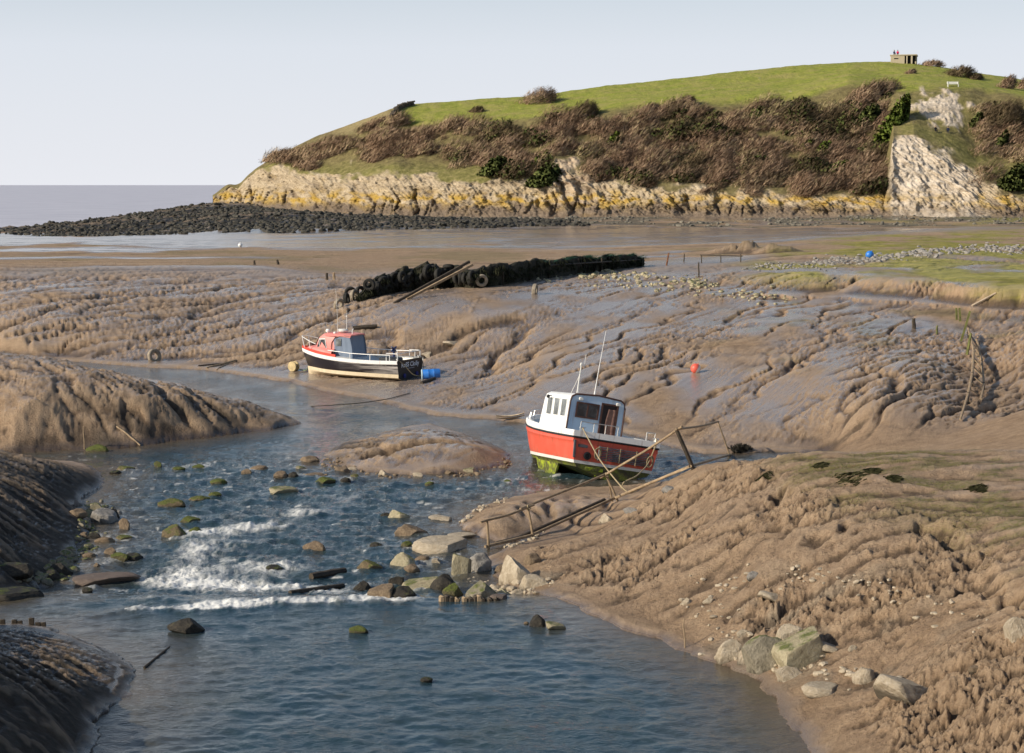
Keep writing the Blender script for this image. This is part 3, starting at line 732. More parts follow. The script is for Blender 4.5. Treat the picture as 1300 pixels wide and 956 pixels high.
foam_v *= 1 - .9 * pool * (foam < 1.0)
rough_w = ss(38, 40.5, Y2) * (1 - ss(56, 70, Y2)) * .85 + .15
k1 = fbm(X2 / .95 + .4 * Y2 * .1, Y2 / .75, 3, 311, .55)
k2 = fbm(X2 / .38, Y2 / .30, 3, 312, .6)
turb = np.abs(fbm(X2 / .55, Y2 / .8, 4, 313, .6))
h = (.034 + .085 * rough_w) * k1 + (.014 + .030 * rough_w) * k2 + np.clip(foam, 0, 1.2) * (.13 * turb + .04)
h -= .10 * line(200, 771, 600, 757, .5) * rough_w
calm = np.maximum(ss(-.9, -.1, D2), .8 * ss(60, 70, Y2))
h = h * (1 - .65 * calm) * (1 - .55 * ss(66, 90, Y2))
ZW = WL[:Wn] + h
keep = D2 < .6
kq = keep[:-1, :-1] | keep[1:, 1:] | keep[:-1, 1:] | keep[1:, :-1]
wq = np.stack([idx[:Wn - 1, :-1], idx[:Wn - 1, 1:], idx[1:Wn, 1:], idx[1:Wn, :-1]], -1)[kq]
u_, inv = np.unique(wq.ravel(), return_inverse=True)
VW = np.stack([X2, Y2, ZW], -1).reshape(-1, 3)[u_]
wm = np_mesh('creek_water', VW, inv.reshape(-1, 4))
dep = np.clip(-D2 / 2.2, 0, 1)
set_attr(wm, 'wa', np.stack([foam_v, dep, rough_w, np.clip(foam, 0, 1)], -1).reshape(-1, 4)[u_])
n = NT('creek water')
P = n.pos()
f_, d_, r_, f0_ = n.attr('wa')
rip = n.noise(n.mapping(P, (1, 1.3, 1)), 3.4, 5, .6, .4); rip2 = n.noise(n.mapping(P, (1, 1.5, 1)), 13, 4, .6, .2)
hg = n.math('ADD', n.math('MULTIPLY', rip, .75), n.math('MULTIPLY', rip2, .25))
wc = n.mix(d_, (.11, .085, .058), (.020, .046, .062))
wc = n.mix(n.ramp(n.noise(P, 1.1, 4, .6), [(.4, 0.0), (.7, .35)]), wc, (.05, .055, .03))
ft = n.noise(n.mapping(P, (1, .8, 1)), 7.5, 6, .7, .5)
fm = n.math('MULTIPLY', f_, n.ramp(ft, [(.30, .35), (.48, 1.0)]), True)
wc2 = n.mix(fm, wc, (.78, .78, .74))
rgw = n.math('ADD', n.math('MULTIPLY', fm, .6), .07)
cur = n.ramp(n.noise(n.mapping(P, (1, .38, 1), (0, 0, R(-20))), .75, 4, .6, .6), [(.36, .40), (.62, 1.25)])
nm = n.bump(hg, .12, n.math('MULTIPLY', n.math('ADD', n.math('MULTIPLY', r_, .50), .28), cur))
WATER = n.done(wc2, rgw, nm, .5, ior=1.33)
wm.materials.append(WATER)
o = link('creek_water', wm); tag(o, kind='structure')

# ================================================================== sea
ys = np.array([300, 330, 360, 400, 450, 520, 620, 760, 950, 1200, 1600, 2200, 3200, 5000, 8000, 14000, 25000, 42000.0])
xs = np.linspace(-1.0, 1.0, 61)
SV = np.array([(x * max(y * 1.2, 900), y, -.12 - y * y / (2 * 6371000.0) * 0.25) for y in ys for x in xs])
ii = np.arange(len(ys) * 61).reshape(len(ys), 61)
SQ = np.stack([ii[:-1, :-1], ii[:-1, 1:], ii[1:, 1:], ii[1:, :-1]], -1).reshape(-1, 4)
sm = np_mesh('sea', SV, SQ)
n = NT('estuary sea')
P = n.pos()
w1 = n.noise(n.mapping(P, (.05, .16, .05)), 1.0, 6, .65); w2 = n.noise(n.mapping(P, (.35, .9, .3)), 1.0, 5, .6)
sc_ = n.mix(n.ramp(w1, [(.35, 0.0), (.65, 1.0)]), (.38, .35, .385), (.62, .58, .61))
hs = n.math('ADD', w1, n.math('MULTIPLY', w2, .35))
SEA = n.done(sc_, .32, n.bump(hs, .9, .22), .5)
sm.materials.append(SEA)
o = link('sea', sm); tag(o, kind='structure')
# ================================================================== headland
HK = [ # px, cliff top py, dY, scrub top py, dY, crest py, dY
 (270, 251, 1, 250, 2, 249, 3), (285, 241, 3, 238, 4.5, 235.5, 6), (292, 236, 4, 234, 5, 233, 8), (302, 240, 4, 238, 6, 236, 9), (315, 226, 6, 223, 8, 222, 13), (330, 214, 7, 211, 10, 210, 16), (355, 209, 8, 199, 15, 196, 21), (400, 222, 8, 182, 24, 174, 34), (440, 224, 8, 172, 27, 160, 42),
 (500, 224, 8, 150, 34, 137, 48), (515, 225, 8, 160, 32, 133, 56), (600, 230, 7, 158, 32, 127, 66), (690, 222, 8, 149, 34, 121, 76), (705, 203, 9, 148, 34, 119, 78), (735, 212, 9, 147, 34, 114.5, 80), (760, 230, 7, 142, 34, 111, 82), (800, 232, 6, 135, 36, 107, 86), (900, 243, 5, 130, 38, 96, 92), (1000, 247, 5, 128, 38, 85, 98),
 (1080, 246, 5, 106, 45, 80.5, 100), (1124, 240, 6, 115, 42, 79.5, 100), (1134, 180, 14, 118, 36, 80, 100), (1160, 174, 15, 114, 36, 82, 99), (1200, 192, 14, 112, 38, 87, 98), (1240, 226, 10, 113, 40, 94.5, 97), (1260, 242, 6, 116, 40, 97, 96), (1300, 246, 6, 125, 36, 103, 94), (1420, 245, 6, 130, 36, 118, 90), (1620, 247, 6, 145, 36, 150, 84)]
HK = np.array(HK); FT = np.array(FOOT)
NHC, NHR = 1000, 330
hpx = np.linspace(270, 1600, NHC)
def hk(i): return np.interp(hpx, HK[:, 0], HK[:, i])
def smooth1(a, k):
    w = np.hanning(k + 2)[1:-1]; w /= w.sum()
    return np.convolve(np.pad(a, k // 2, mode='edge'), w, mode='valid')[:len(a)]
fpy = np.interp(hpx, FT[:, 0], FT[:, 1]); fY = np.interp(hpx, FT[:, 0], FT[:, 2])
ctp, ctd = hk(1), smooth1(hk(2), 15); stp, std_ = smooth1(hk(3), 21), smooth1(hk(4), 31); crp, crd = smooth1(hk(5), 15), smooth1(hk(6), 41)
def pY(px, py, Y):
    a = px - CX; b_ = CY - py
    k = Y / (F * CT + b_ * ST)
    return a * k, Y, HC + (-F * ST + b_ * CT) * k
nodes = []     # list of (t, X, Y, Z)
x, y, z = pY(hpx, fpy, fY); nodes.append((-.06, x, y - 1.0, z - 2.0)); nodes.append((0.0, x, y, z))
nodes.append((.30,) + pY(hpx, ctp, fY + ctd))
nodes.append((.46,) + pY(hpx, ctp * .6 + stp * .4, fY + ctd * .55 + std_ * .45))
nodes.append((.62,) + pY(hpx, stp, fY + std_))
nodes.append((.80,) + pY(hpx, stp * .42 + crp * .58, fY + std_ * .55 + crd * .45))
xc, yc, zc = pY(hpx, crp, fY + crd); nodes.append((.94, xc, yc, zc))
nodes.append((.97, xc * (yc + 14) / yc, yc + 14, zc - .25)); nodes.append((1.0, xc * (yc + 60) / yc, yc + 60, zc * .55 - 2)); nodes.append((1.03, xc * (yc + 130) / yc, yc + 130, zc * 0 - 2))
T = np.concatenate([np.linspace(-.06, .30, 150), np.linspace(.30, .62, 90)[1:], np.linspace(.62, .94, 70)[1:], np.linspace(.94, 1.03, NHR - 150 - 89 - 69 + 1)[1:]])[:NHR]
tn = np.array([k[0] for k in nodes])
# monotone-ish smooth interpolation along the profile (Catmull, limited)
def prof(j):
    M = np.stack([k[j] for k in nodes])                     # nodes x cols
    i = np.clip(np.searchsorted(tn, T, side='right') - 1, 0, len(tn) - 2)
    t0, t1 = tn[i], tn[i + 1]; f = ((T - t0) / (t1 - t0))[:, None]
    d = (M[1:] - M[:-1]) / (tn[1:] - tn[:-1])[:, None]
    m = np.zeros_like(M); m[1:-1] = np.where(d[1:] * d[:-1] > 0, 2 * d[1:] * d[:-1] / (d[1:] + d[:-1] + 1e-12), 0); m[0] = d[0]; m[-1] = d[-1]
    hgt_ = (t1 - t0)[:, None]
    return (1 + 2 * f) * (1 - f) ** 2 * M[i] + f * (1 - f) ** 2 * hgt_ * m[i] + f * f * (3 - 2 * f) * M[i + 1] + f * f * (f - 1) * hgt_ * m[i + 1]
HX, HY, HZ = prof(1), prof(2), prof(3)
TT = np.repeat(T[:, None], NHC, 1); PX = np.repeat(hpx[None, :], NHR, 0)
# rock: zone edge wobbles
edge_n = fbm(HX / 6, HZ / 4 + TT * 3, 4, 401)
rock = (1 - ss(.27, .33, TT + .13 * edge_n + .05 * fbm(HX / 1.8, HZ / 2.2, 3, 417))) 
whitecl = ss(1128, 1136, PX + 3 * edge_n) * (1 - ss(1225, 1262, PX + 10 * edge_n + 60 * (TT - .15)))
whitecl = whitecl * (1 - ss(.28, .34, TT + .05 * edge_n)) 
knoll = np.exp(-((PX - 1192) / 38) ** 2 - ((TT - .53) / .085) ** 2) 
knoll_r = ss(.0, .35, knoll - .35 + .8 * fbm(HX / 2.2, HZ / 2, 4, 402))
outc = np.exp(-((PX - 728) / 30) ** 2) * (1 - ss(.3, .36, TT + .1 * edge_n))
sd = (HX * .75 + HZ * .9)                                   # tilted beds
strata = np.abs(fbm(sd / 2.1 + .5 * edge_n, (HX * .8 - HZ * .7) / 9, 4, 403, .6))
cr1 = fbm(HX / 3.2, HZ / 3.5, 5, 404, .6); cr2 = np.abs(fbm(HX / 1.3, HZ / 1.6, 4, 405, .6))
cleft = np.exp(-(pn(HX / 4.2 + .12 * HZ + .4 * edge_n, HZ / 16, 415) / .10) ** 2) * ss(.26, .18, TT) + .7 * np.exp(-(pn(HX / 1.9 - .15 * HZ, HZ / 7, 416) / .12) ** 2) * ss(.16, .05, TT)
bay = fbm(hpx / 75, hpx * 0, 3, 406)[None, :]
strata2 = np.abs(fbm(sd / .9 + .4 * edge_n, (HX * .8 - HZ * .7) / 6, 3, 414, .6))
rdisp = rock * (1.7 * cr1 + 2.3 * (strata - .2) + .9 * (strata2 - .2) + .5 * (cr2 - .2) - .95 * cleft * (.4 + 1.2 * ss(-.2, .3, fbm(HX / 14, HZ / 30, 2, 418))) * (1 - .5 * whitecl)) * ss(-.02, .05, TT) + ss(.33, 0, TT) * 1.5 * bay
HY2 = HY - rdisp
HZ2 = HZ + rock * .5 * cr2 * ss(0, .08, TT)
soft = ss(.3, .36, TT) * (1 - ss(.93, .96, TT))
HZ2 = HZ2 + soft * (.9 * fbm(HX / 9, HY / 9, 4, 407) * (1 - .75 * ss(.60, .68, TT)) + .12 * fbm(HX / 2, HY / 4, 3, 408)) + knoll_r * .7 * np.abs(fbm(HX / 1.1, HZ / 1.1, 4, 409)) * 1.4
grassz = ss(.60, .65, TT + .025 * fbm(HX / 5, HY / 9, 4, 410))
grassz = grassz * ss(492, 520, PX + 12 * fbm(HX / 4, HY / 6, 3, 411))
leftstraw = (1 - ss(480, 515, PX)) * ss(.55, .75, TT) * ss(395, 440, PX)
tuss = np.clip(ss(.26, .32, TT + .08 * edge_n) * (1 - ss(.36, .44, TT + .08 * edge_n)) * (1 - ss(640, 720, PX)), 0, 1)
ledge = ss(1135, 1150, PX) * ss(.30, .34, TT) * (1 - ss(.40, .46, TT)) * (1 - knoll_r)
tuss = np.maximum(tuss, np.maximum(ledge, .9 * np.clip(knoll * 1.6, 0, 1)))
lich = rock * np.exp(-((HZ - (6.1 + 1.1 * edge_n)) / 1.25) ** 2) * ss(-.25, .25, fbm(HX / 2.2, HZ / 1.2, 4, 412)) * (1 - .55 * whitecl)
lich = np.maximum(lich, .18 * rock * ss(.2, .5, fbm(HX / 5, HZ / 3, 4, 413)) * (1 - whitecl))
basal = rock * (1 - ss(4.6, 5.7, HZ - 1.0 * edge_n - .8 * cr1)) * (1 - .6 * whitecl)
basal = np.clip(basal + .55 * cleft * rock, 0, 1)  # clefts darkened as well: crevice shade put into the rock colour
hm = np_mesh('headland', np.stack([HX, HY2, HZ2], -1).reshape(-1, 3), (lambda i: np.stack([i[:-1, :-1], i[:-1, 1:], i[1:, 1:], i[1:, :-1]], -1).reshape(-1, 4))(np.arange(NHR * NHC).reshape(NHR, NHC)))
set_attr(hm, 'ha', np.stack([np.clip(np.maximum(rock, knoll_r), 0, 1), grassz, np.clip(tuss, 0, 1), np.clip(np.maximum(whitecl, knoll_r * .9), 0, 1)], -1).reshape(-1, 4))
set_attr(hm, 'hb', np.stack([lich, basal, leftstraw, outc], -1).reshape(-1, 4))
n = NT('headland')
P = n.pos()
r_, g_, t_, w_ = n.attr('ha'); l_, b_, s_, o_ = n.attr('hb')
n1 = n.noise(P, .22, 5, .6); n2 = n.noise(P, .9, 6, .68); n3 = n.noise(n.mapping(P, (1, 1, 1), (0, .75, 0)), 2.6, 5, .7)
nst = n.noise(n.mapping(P, (.25, .25, 2.2), (0, R(42), 0)), .55, 5, .7)
soil = n.ramp(n2, [(.3, (.10, .08, .035)), (.55, (.20, .165, .07)), (.75, (.28, .24, .10))])
gr = n.ramp(n2, [(.25, (.13, .165, .022)), (.5, (.25, .275, .042)), (.75, (.36, .345, .075))])
gr = n.mix(n.ramp(n1, [(.42, 0.0), (.68, .8)]), gr, (.34, .29, .10))
c = n.mix(g_, soil, gr)
c = n.mix(s_, c, n.ramp(n2, [(.3, (.21, .165, .075)), (.7, (.38, .31, .15))]))
c = n.mix(t_, c, n.ramp(n2, [(.28, (.09, .085, .025)), (.5, (.19, .175, .055)), (.72, (.33, .27, .12))]))
rkc = n.ramp(n.mix(.5, n3, nst), [(.30, (.14, .105, .068)), (.44, (.34, .27, .18)), (.56, (.50, .41, .28)), (.68, (.62, .53, .39))])
whc = n.ramp(n.mix(.5, n3, nst), [(.30, (.24, .19, .13)), (.45, (.52, .44, .34)), (.6, (.70, .62, .52))])
rkc = n.mix(n.math('MULTIPLY', w_, .8), rkc, whc)
rkc = n.mix(n.math('MULTIPLY', o_, .5), rkc, n.mix(n.ramp(nst, [(.45, 0.0), (.6, 1.0)]), (.50, .36, .25), (.55, .46, .34)))
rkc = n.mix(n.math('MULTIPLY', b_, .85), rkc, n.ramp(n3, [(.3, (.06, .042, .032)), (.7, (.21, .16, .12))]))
rkc = n.mix(n.math('MULTIPLY', l_, .9), rkc, n.ramp(n3, [(.3, (.28, .16, .02)), (.7, (.56, .38, .06))]))
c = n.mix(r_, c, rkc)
hh = n.math('ADD', n2, n.math('MULTIPLY', n3, .6))
n.done(c, .9, n.bump(hh, .5, .7), .2)
hm.materials.append(n.m)
o = link('hill', hm); tag(o, kind='structure')

def hill_pt(px, py, lift=0.0):
    """visible surface point of the headland nearest to a photo pixel"""
    j = int(round(np.interp(px, hpx, np.arange(NHC))))
    f_ = HY2[:, j] * CT - (HZ2[:, j] - HC) * ST
    yy = CY - F * (HY2[:, j] * ST + (HZ2[:, j] - HC) * CT) / f_
    m = (T < .945)
    i = int(np.argmin(np.where(m, np.abs(yy - py), 1e9)))
    return Vector((HX[i, j], HY2[i, j], HZ2[i, j] + lift))

# ------------------------------------------------------------------ scrub: strips swept by the wind
def twig_cloud(cx, cy, cz, rx, ry, rz, nq, r_, lean=(.72, .1, .55), ln=(.5, 1.1), wd=(.05, .11), leaf=False, want_n=False):
    """quads scattered through a dome; returns verts (4n,3)"""
    th = r_.uniform(0, 2 * math.pi, nq); u = r_.uniform(0, 1, nq) ** .8; rad = r_.uniform(.45, 1.0, nq) ** .6
    zc_ = u; rr = np.sqrt(np.clip(1 - zc_ ** 2, 0, 1))
    # lumpy outline
    lump = 1 + .22 * np.sin(th * 3 + cx) * (1 - u) + .16 * np.sin(th * 5 + cz * 3 + u * 6)
    px_ = cx + rx * rr * np.cos(th) * rad * lump + rz * .45 * u; py_ = cy + ry * rr * np.sin(th) * rad * lump; pz_ = cz + rz * zc_ * rad * lump
    L_ = r_.uniform(*ln, nq)[:, None]; W_ = r_.uniform(*wd, nq)[:, None]
    out_ = np.stack([rr * np.cos(th), rr * np.sin(th), zc_], -1)
    d = np.array(lean)[None, :] + r_.normal(0, .9 if leaf else .26, (nq, 3)) + .35 * out_
    d /= np.linalg.norm(d, axis=1)[:, None]
    s = np.cross(d, r_.normal(0, 1, (nq, 3))); s /= np.linalg.norm(s, axis=1)[:, None] + 1e-9
    c0 = np.stack([px_, py_, pz_], -1)
    if leaf: W_ = L_ * .6
    V = np.stack([c0 - s * W_ - d * L_ * .5, c0 + s * W_ - d * L_ * .5, c0 + s * W_ * .45 + d * L_ * .5, c0 - s * W_ * .45 + d * L_ * .5], 1).reshape(-1, 3)
    if not want_n: return V
    nn = out_ + r_.normal(0, .28, (nq, 3)); nn /= np.linalg.norm(nn, axis=1)[:, None]
    return V, np.repeat(nn, 4, 0)

def scrub_mat(name, stops, sc=.25):
    n = NT(name)
    P = n.pos()
    a = n.noise(P, sc, 4, .6); b2 = n.n('ShaderNodeNewGeometry').outputs['Random Per Island']
    t_ = n.attr('tint')[0]
    f_ = n.math('ADD', n.math('ADD', n.math('MULTIPLY', a, .40), n.math('MULTIPLY', b2, .25)), n.math('MULTIPLY', t_, .35))
    n.done(n.ramp(f_, stops), .9, None, .1)
    return n.m
SCRUB = scrub_mat('bare scrub', [(.25, (.15, .096, .06)), (.42, (.33, .215, .14)), (.58, (.46, .33, .22)), (.70, (.50, .40, .22)), (.82, (.42, .41, .15))])
DKSCR = scrub_mat('dark scrub', [(.3, (.08, .062, .036)), (.55, (.21, .155, .09)), (.8, (.31, .24, .13))])
GRSCR = scrub_mat('green scrub', [(.3, (.05, .075, .014)), (.5, (.12, .165, .03)), (.75, (.24, .28, .06))], .8)
DGSCR = scrub_mat('dark green scrub', [(.3, (.035, .05, .014)), (.5, (.085, .105, .03)), (.75, (.17, .18, .06))], .8)
def bush_mesh(name, V, mat, N=None, tint=None):
    k = len(V) // 4
    me = np_mesh(name, V, np.arange(k * 4).reshape(k, 4), smooth=True)
    tt = np.full(len(V), .5) if tint is None else tint
    set_attr(me, 'tint', np.stack([tt, tt, tt, np.ones(len(V))], -1))
    if N is not None: me.normals_split_custom_set_from_vertices(N.astype(np.float32))
    me.materials.append(mat); return me

r2 = np.random.default_rng(5)
bins = {'thicket': [], 'dark_thicket': [], 'evergreen_scrub': []}
for it in range(6500):
    px = r2.uniform(338, 1420)
    j = int(np.interp(px, hpx, np.arange(NHC)))
    t = r2.uniform(.27, .62)
    i = int(np.searchsorted(T, t))
    x, y, z = HX[i, j], HY2[i, j], HZ2[i, j]
    ok = True
    lowlim = .33 + .05 * math.sin(px * .045) + .03 * math.sin(px * .13)
    if px < 640: lowlim = .44 + .05 * math.sin(px * .06) + .03 * math.sin(px * .17)
    if 640 < px < 700: lowlim = .29
    if 752 < px < 1130: lowlim = .31 + .03 * math.sin(px * .09)
    hi_ = .585 + .03 * math.sin(px * .045 + 1) + .015 * math.sin(px * .17)
    if px < 510: hi_ = .66 if px > 470 else .60
    if t < lowlim or t > hi_: ok = False
    if 700 < px < 745 and t < .36 + .04 * math.sin(px): ok = False
    if 1128 < px < 1246 and t < .63: ok = False
    if px >= 1246 and (t > .56 or (t > .36 and t < .42)): ok = False
    patch = float(pn(np.array(x / 9.0), np.array(t * 14.0), 77)) + .4 * float(pn(np.array(x / 3.5), np.array(t * 34.0), 79))
    if patch > (.20 if px < 760 else .33): ok = False
    if not ok: continue
    big = r2.choice([.6, .9, 1.3, 1.9], p=[.38, .32, .2, .10]) * r2.uniform(.85, 1.15)
    V, N_ = twig_cloud(x, y, z - .3, 1.75 * big, 1.5 * big, 1.45 * big * (1 - .2 * (px < 480)), int(180 * big ** 1.6) + 70, r2, lean=(.8, .1, .6), ln=(.4, 1.0), wd=(.014, .038), want_n=True)
    g = float(pn(np.array(x / 7.0 + 40), np.array(t * 14.0 + 7), 78)) + .22 * (px > 985 and px < 1130) * r2.uniform(0, 1) + r2.normal(0, .12)
    k_ = 'dark_thicket' if (g > .26 and px > 420) else 'thicket'
    tn_ = np.clip(r2.normal(.5, .28), 0, 1)
    bins[k_].append((V, N_, np.full(len(V), tn_)))
    if g > .38 and px > 560 and r2.uniform() < .6:
        V, N_ = twig_cloud(x, y, z - .2, 1.4 * big, 1.3 * big, 1.3 * big, 170, r2, ln=(.25, .5), leaf=True, want_n=True); bins['evergreen_scrub'].append((V, N_, np.full(len(V), tn_)))
for nm_, mt, lb_ in (('thicket', SCRUB, 'bare brown windswept thicket covering the headland slope'), ('dark_thicket', DKSCR, 'darker bare thicket clumps among the brown scrub on the headland'), ('evergreen_scrub', DGSCR, 'dark evergreen scrub scattered through the brown thicket')):
    arr = bins[nm_]
    o = link(nm_, bush_mesh(nm_, np.concatenate([a[0] for a in arr]), mt, np.concatenate([a[1] for a in arr]), np.concatenate([a[2] for a in arr]))); tag(o, lb_, 'thicket', kind='stuff')

# single bushes (px, py of foot, width px, height px, kind, label)
BUSH = [
 (683, 131, 50, 20, 'b', 'largest round brown bush alone on the grassy skyline'),
 (604, 142, 19, 8, 'd', 'small dark bush alone on the green hillside left of the large skyline bush'),
 (737, 150, 42, 22, 'd', 'big dark bush at the top left corner of the thicket below the grass'),
 (824, 143, 26, 13, 'b', 'rounded brown bush rising above the thicket edge at the middle of the hill'),
 (871, 132, 24, 11, 'b', 'low brown bush on the upper thicket edge right of centre'),
 (1100, 128, 46, 26, 'b', 'large feathery brown bush sweeping up into the grass below the blockhouse'),
 (1182, 82, 32, 8, 'b', 'low brown bush on the skyline just right of the concrete blockhouse'),
 (1216, 97, 42, 14, 'd', 'long dark brown hedge-like bush on the grass right of the blockhouse'),
 (1238, 101, 18, 8, 'd', 'small dark bush at the right end of the long hedge-like bush'),
 (1156, 93, 13, 6, 'b', 'tiny tan bush on the open grass below the blockhouse'),
 (1277, 112, 22, 17, 'b', 'round tan bush at the right of the hilltop beyond the bench'),
 (1299, 113, 22, 18, 'b', 'brown bush at the right edge beside the round tan bush'),
 (1122, 188, 30, 62, 'g', 'bright green ivy bush climbing the slope left of the pale cliff'),
 (1042, 198, 22, 18, 'g', 'bright green bush in the middle of the brown thicket'),
 (1024, 190, 16, 14, 'g', 'green bush just left of the brightest bush in the thicket'),
 (1068, 215, 28, 12, 'g', 'low yellow green bush near the foot of the thicket'),
 (1098, 160, 30, 26, 'e', 'dark evergreen bush beside the ivy at the top of the slope'),
 (690, 236, 40, 26, 'e', 'dark evergreen bush left of the orange rock outcrop'),
 (688, 210, 30, 18, 'g', 'leafy green bush above the dark evergreen by the outcrop'),
 (958, 152, 24, 16, 'e', 'dark evergreen bush near the top of the thicket'),
 (775, 190, 16, 22, 'g', 'slim green bush above the rock outcrop'),
 (625, 222, 34, 22, 'e', 'dark green bush low on the slope above the yellow cliff'),
 (1236, 162, 14, 18, 'e', 'dark round bush on the grassy ledge above the pale cliff'),
 (1285, 240, 36, 30, 'e', 'dark evergreen bush low on the slope at the right edge'),
 (1268, 186, 12, 20, 'e', 'narrow dark bush standing on the ledge at the far right'),
 (1270, 158, 62, 30, 'd', 'wide dark brown bush at the right above the grassy ledge'),
]
for bx_, by_, bw, bh, kd, lab in BUSH:
    p = hill_pt(bx_, by_)
    s = p.y / F
    nq = int(240 + bw * bh * 1.1)
    leaf = kd in 'ge'
    V, N_ = twig_cloud(0, 0, -.2, bw * s * .5, bw * s * .42, bh * s * 1.0, nq * 3, r2, ln=(.25, .5) if leaf else (.4, 1.0), wd=(.014, .038), leaf=leaf, want_n=True)
    me = bush_mesh('bush', V, {'b': SCRUB, 'd': DKSCR, 'g': GRSCR, 'e': DGSCR}[kd], N_)
    o = link('bush', me); o.location = p
    tag(o, lab, 'bush', 'single bushes on the headland')
# ================================================================== mesh kit and paints
class MB:
    def __init__(self): self.v = []; self.f = []
    def add(self, V, Fc):
        o = len(self.v); self.v += [tuple(p) for p in V]; self.f += [tuple(i + o for i in f) for f in Fc]; return self
    def box(self, c, s, rot=None, ch=.0):
        """box with chamfered vertical and horizontal edges"""
        hx, hy, hz = s[0] / 2, s[1] / 2, s[2] / 2
        ch = min(ch, hx * .45, hy * .45, hz * .45)
        M = (Euler(rot).to_matrix() if rot is not None else Matrix.Identity(3)); c = Vector(c)
        if ch <= 0:
            V = [Vector((x * hx, y * hy, z * hz)) for z in (-1, 1) for y in (-1, 1) for x in (-1, 1)]
            Fc = [(0, 2, 3, 1), (4, 5, 7, 6), (0, 1, 5, 4), (2, 6, 7, 3), (0, 4, 6, 2), (1, 3, 7, 5)]
        else:
            V = []; ix = {}
            for x in (-1, 1):
                for y in (-1, 1):
                    for z in (-1, 1):
                        for a in range(3):
                            p = [x * (hx - ch), y * (hy - ch), z * (hz - ch)]
                            p[a] = (x * hx, y * hy, z * hz)[a]
                            ix[(x, y, z, a)] = len(V); V.append(Vector(p))
            Fc = []
            for a in range(3):
                for sg in (-1, 1):
                    b1, b2 = [k for k in range(3) if k != a]
                    q = []
                    for u, w in ((-1, -1), (1, -1), (1, 1), (-1, 1)):
                        k = [0, 0, 0]; k[a] = sg; k[b1] = u; k[b2] = w; q.append(ix[(k[0], k[1], k[2], a)])
                    if (sg > 0) != (a != 1): q.reverse()
                    Fc.append(tuple(q))
            for a in range(3):                        # edges along axis a
                b1, b2 = [k for k in range(3) if k != a]
                for u in (-1, 1):
                    for w in (-1, 1):
                        k0 = [0, 0, 0]; k0[a] = -1; k0[b1] = u; k0[b2] = w; k1 = list(k0); k1[a] = 1
                        Fc.append((ix[tuple(k0) + (b1,)], ix[tuple(k1) + (b1,)], ix[tuple(k1) + (b2,)], ix[tuple(k0) + (b2,)]))
            for x in (-1, 1):
                for y in (-1, 1):
                    for z in (-1, 1): Fc.append((ix[(x, y, z, 0)], ix[(x, y, z, 1)], ix[(x, y, z, 2)]))
        return self.add([M @ p + c for p in V], Fc)
    def tube(self, pts, r, n=7, cap=True):
        pts = [Vector(p) for p in pts]; m = len(pts)
        rs = r if isinstance(r, (list, tuple)) else [r] * m
        V = []; up = Vector((0.13, 0.21, 1)).normalized()
        for i, p in enumerate(pts):
            t = (pts[min(i + 1, m - 1)] - pts[max(i - 1, 0)]).normalized()
            a = t.cross(up)
            if a.length < 1e-3: a = t.cross(Vector((1, 0, 0)))
            a.normalize(); b2 = t.cross(a)
            for k in range(n):
                th = 2 * math.pi * k / n; V.append(p + (a * math.cos(th) + b2 * math.sin(th)) * rs[i])
        Fc = [(i * n + k, i * n + (k + 1) % n, (i + 1) * n + (k + 1) % n, (i + 1) * n + k) for i in range(m - 1) for k in range(n)]
        if cap: Fc += [tuple(range(n - 1, -1, -1)), tuple((m - 1) * n + k for k in range(n))]
        return self.add(V, Fc)
    def grid(self, rows, close_u=False):
        """rows: list of lists of points"""
        m, n = len(rows), len(rows[0])
        V = [p for r_ in rows for p in r_]
        Fc = [(i * n + k, i * n + (k + 1) % n, (i + 1) * n + (k + 1) % n, (i + 1) * n + k) for i in range(m - 1) for k in range(n if close_u else n - 1)]
        return self.add(V, Fc)
    def poly(self, pts): return self.add(pts, [tuple(range(len(pts)))])
    def prism(self, pts, d):
        """planar polygon pushed along d"""
        n = len(pts); d = Vector(d)
        V = [Vector(p) for p in pts] + [Vector(p) + d for p in pts]
        return self.add(V, [tuple(range(n)), tuple(range(2 * n - 1, n - 1, -1))] + [(i, i + n, (i + 1) % n + n, (i + 1) % n) for i in range(n)])
    def lathe(self, prof_, c=(0, 0, 0), axis='Z', n=20):
        V = []
        for (r_, h_) in prof_:
            for k in range(n):
                th = 2 * math.pi * k / n; a, b2 = r_ * math.cos(th), r_ * math.sin(th)
                p = {'Z': (a, b2, h_), 'X': (h_, a, b2), 'Y': (a, h_, b2)}[axis]
                V.append((p[0] + c[0], p[1] + c[1], p[2] + c[2]))
        m = len(prof_)
        Fc = [(i * n + k, i * n + (k + 1) % n, (i + 1) * n + (k + 1) % n, (i + 1) * n + k) for i in range(m - 1) for k in range(n)]
        Fc += [tuple(range(n - 1, -1, -1)), tuple((m - 1) * n + k for k in range(n))]
        return self.add(V, Fc)
    def ball(self, c, r, n=12):
        pr = [(max(r * math.sin(math.pi * i / n), r * .02), -r * math.cos(math.pi * i / n)) for i in range(n + 1)]
        return self.lathe(pr, c, 'Z', n + 4)
    def torus(self, c, R_, r, axis='Z', n=22, m=9, ry=1.0):
        rows = []
        for i in range(n + 1):
            th = 2 * math.pi * i / n; row = []
            for k in range(m):
                ph = 2 * math.pi * k / m; rr = R_ + r * math.cos(ph); h_ = r * ry * math.sin(ph)
                a, b2 = rr * math.cos(th), rr * math.sin(th)
                p = {'Z': (a, b2, h_), 'X': (h_, a, b2), 'Y': (a, h_, b2)}[axis]
                row.append((p[0] + c[0], p[1] + c[1], p[2] + c[2]))
            rows.append(row)
        return self.grid(rows, True)
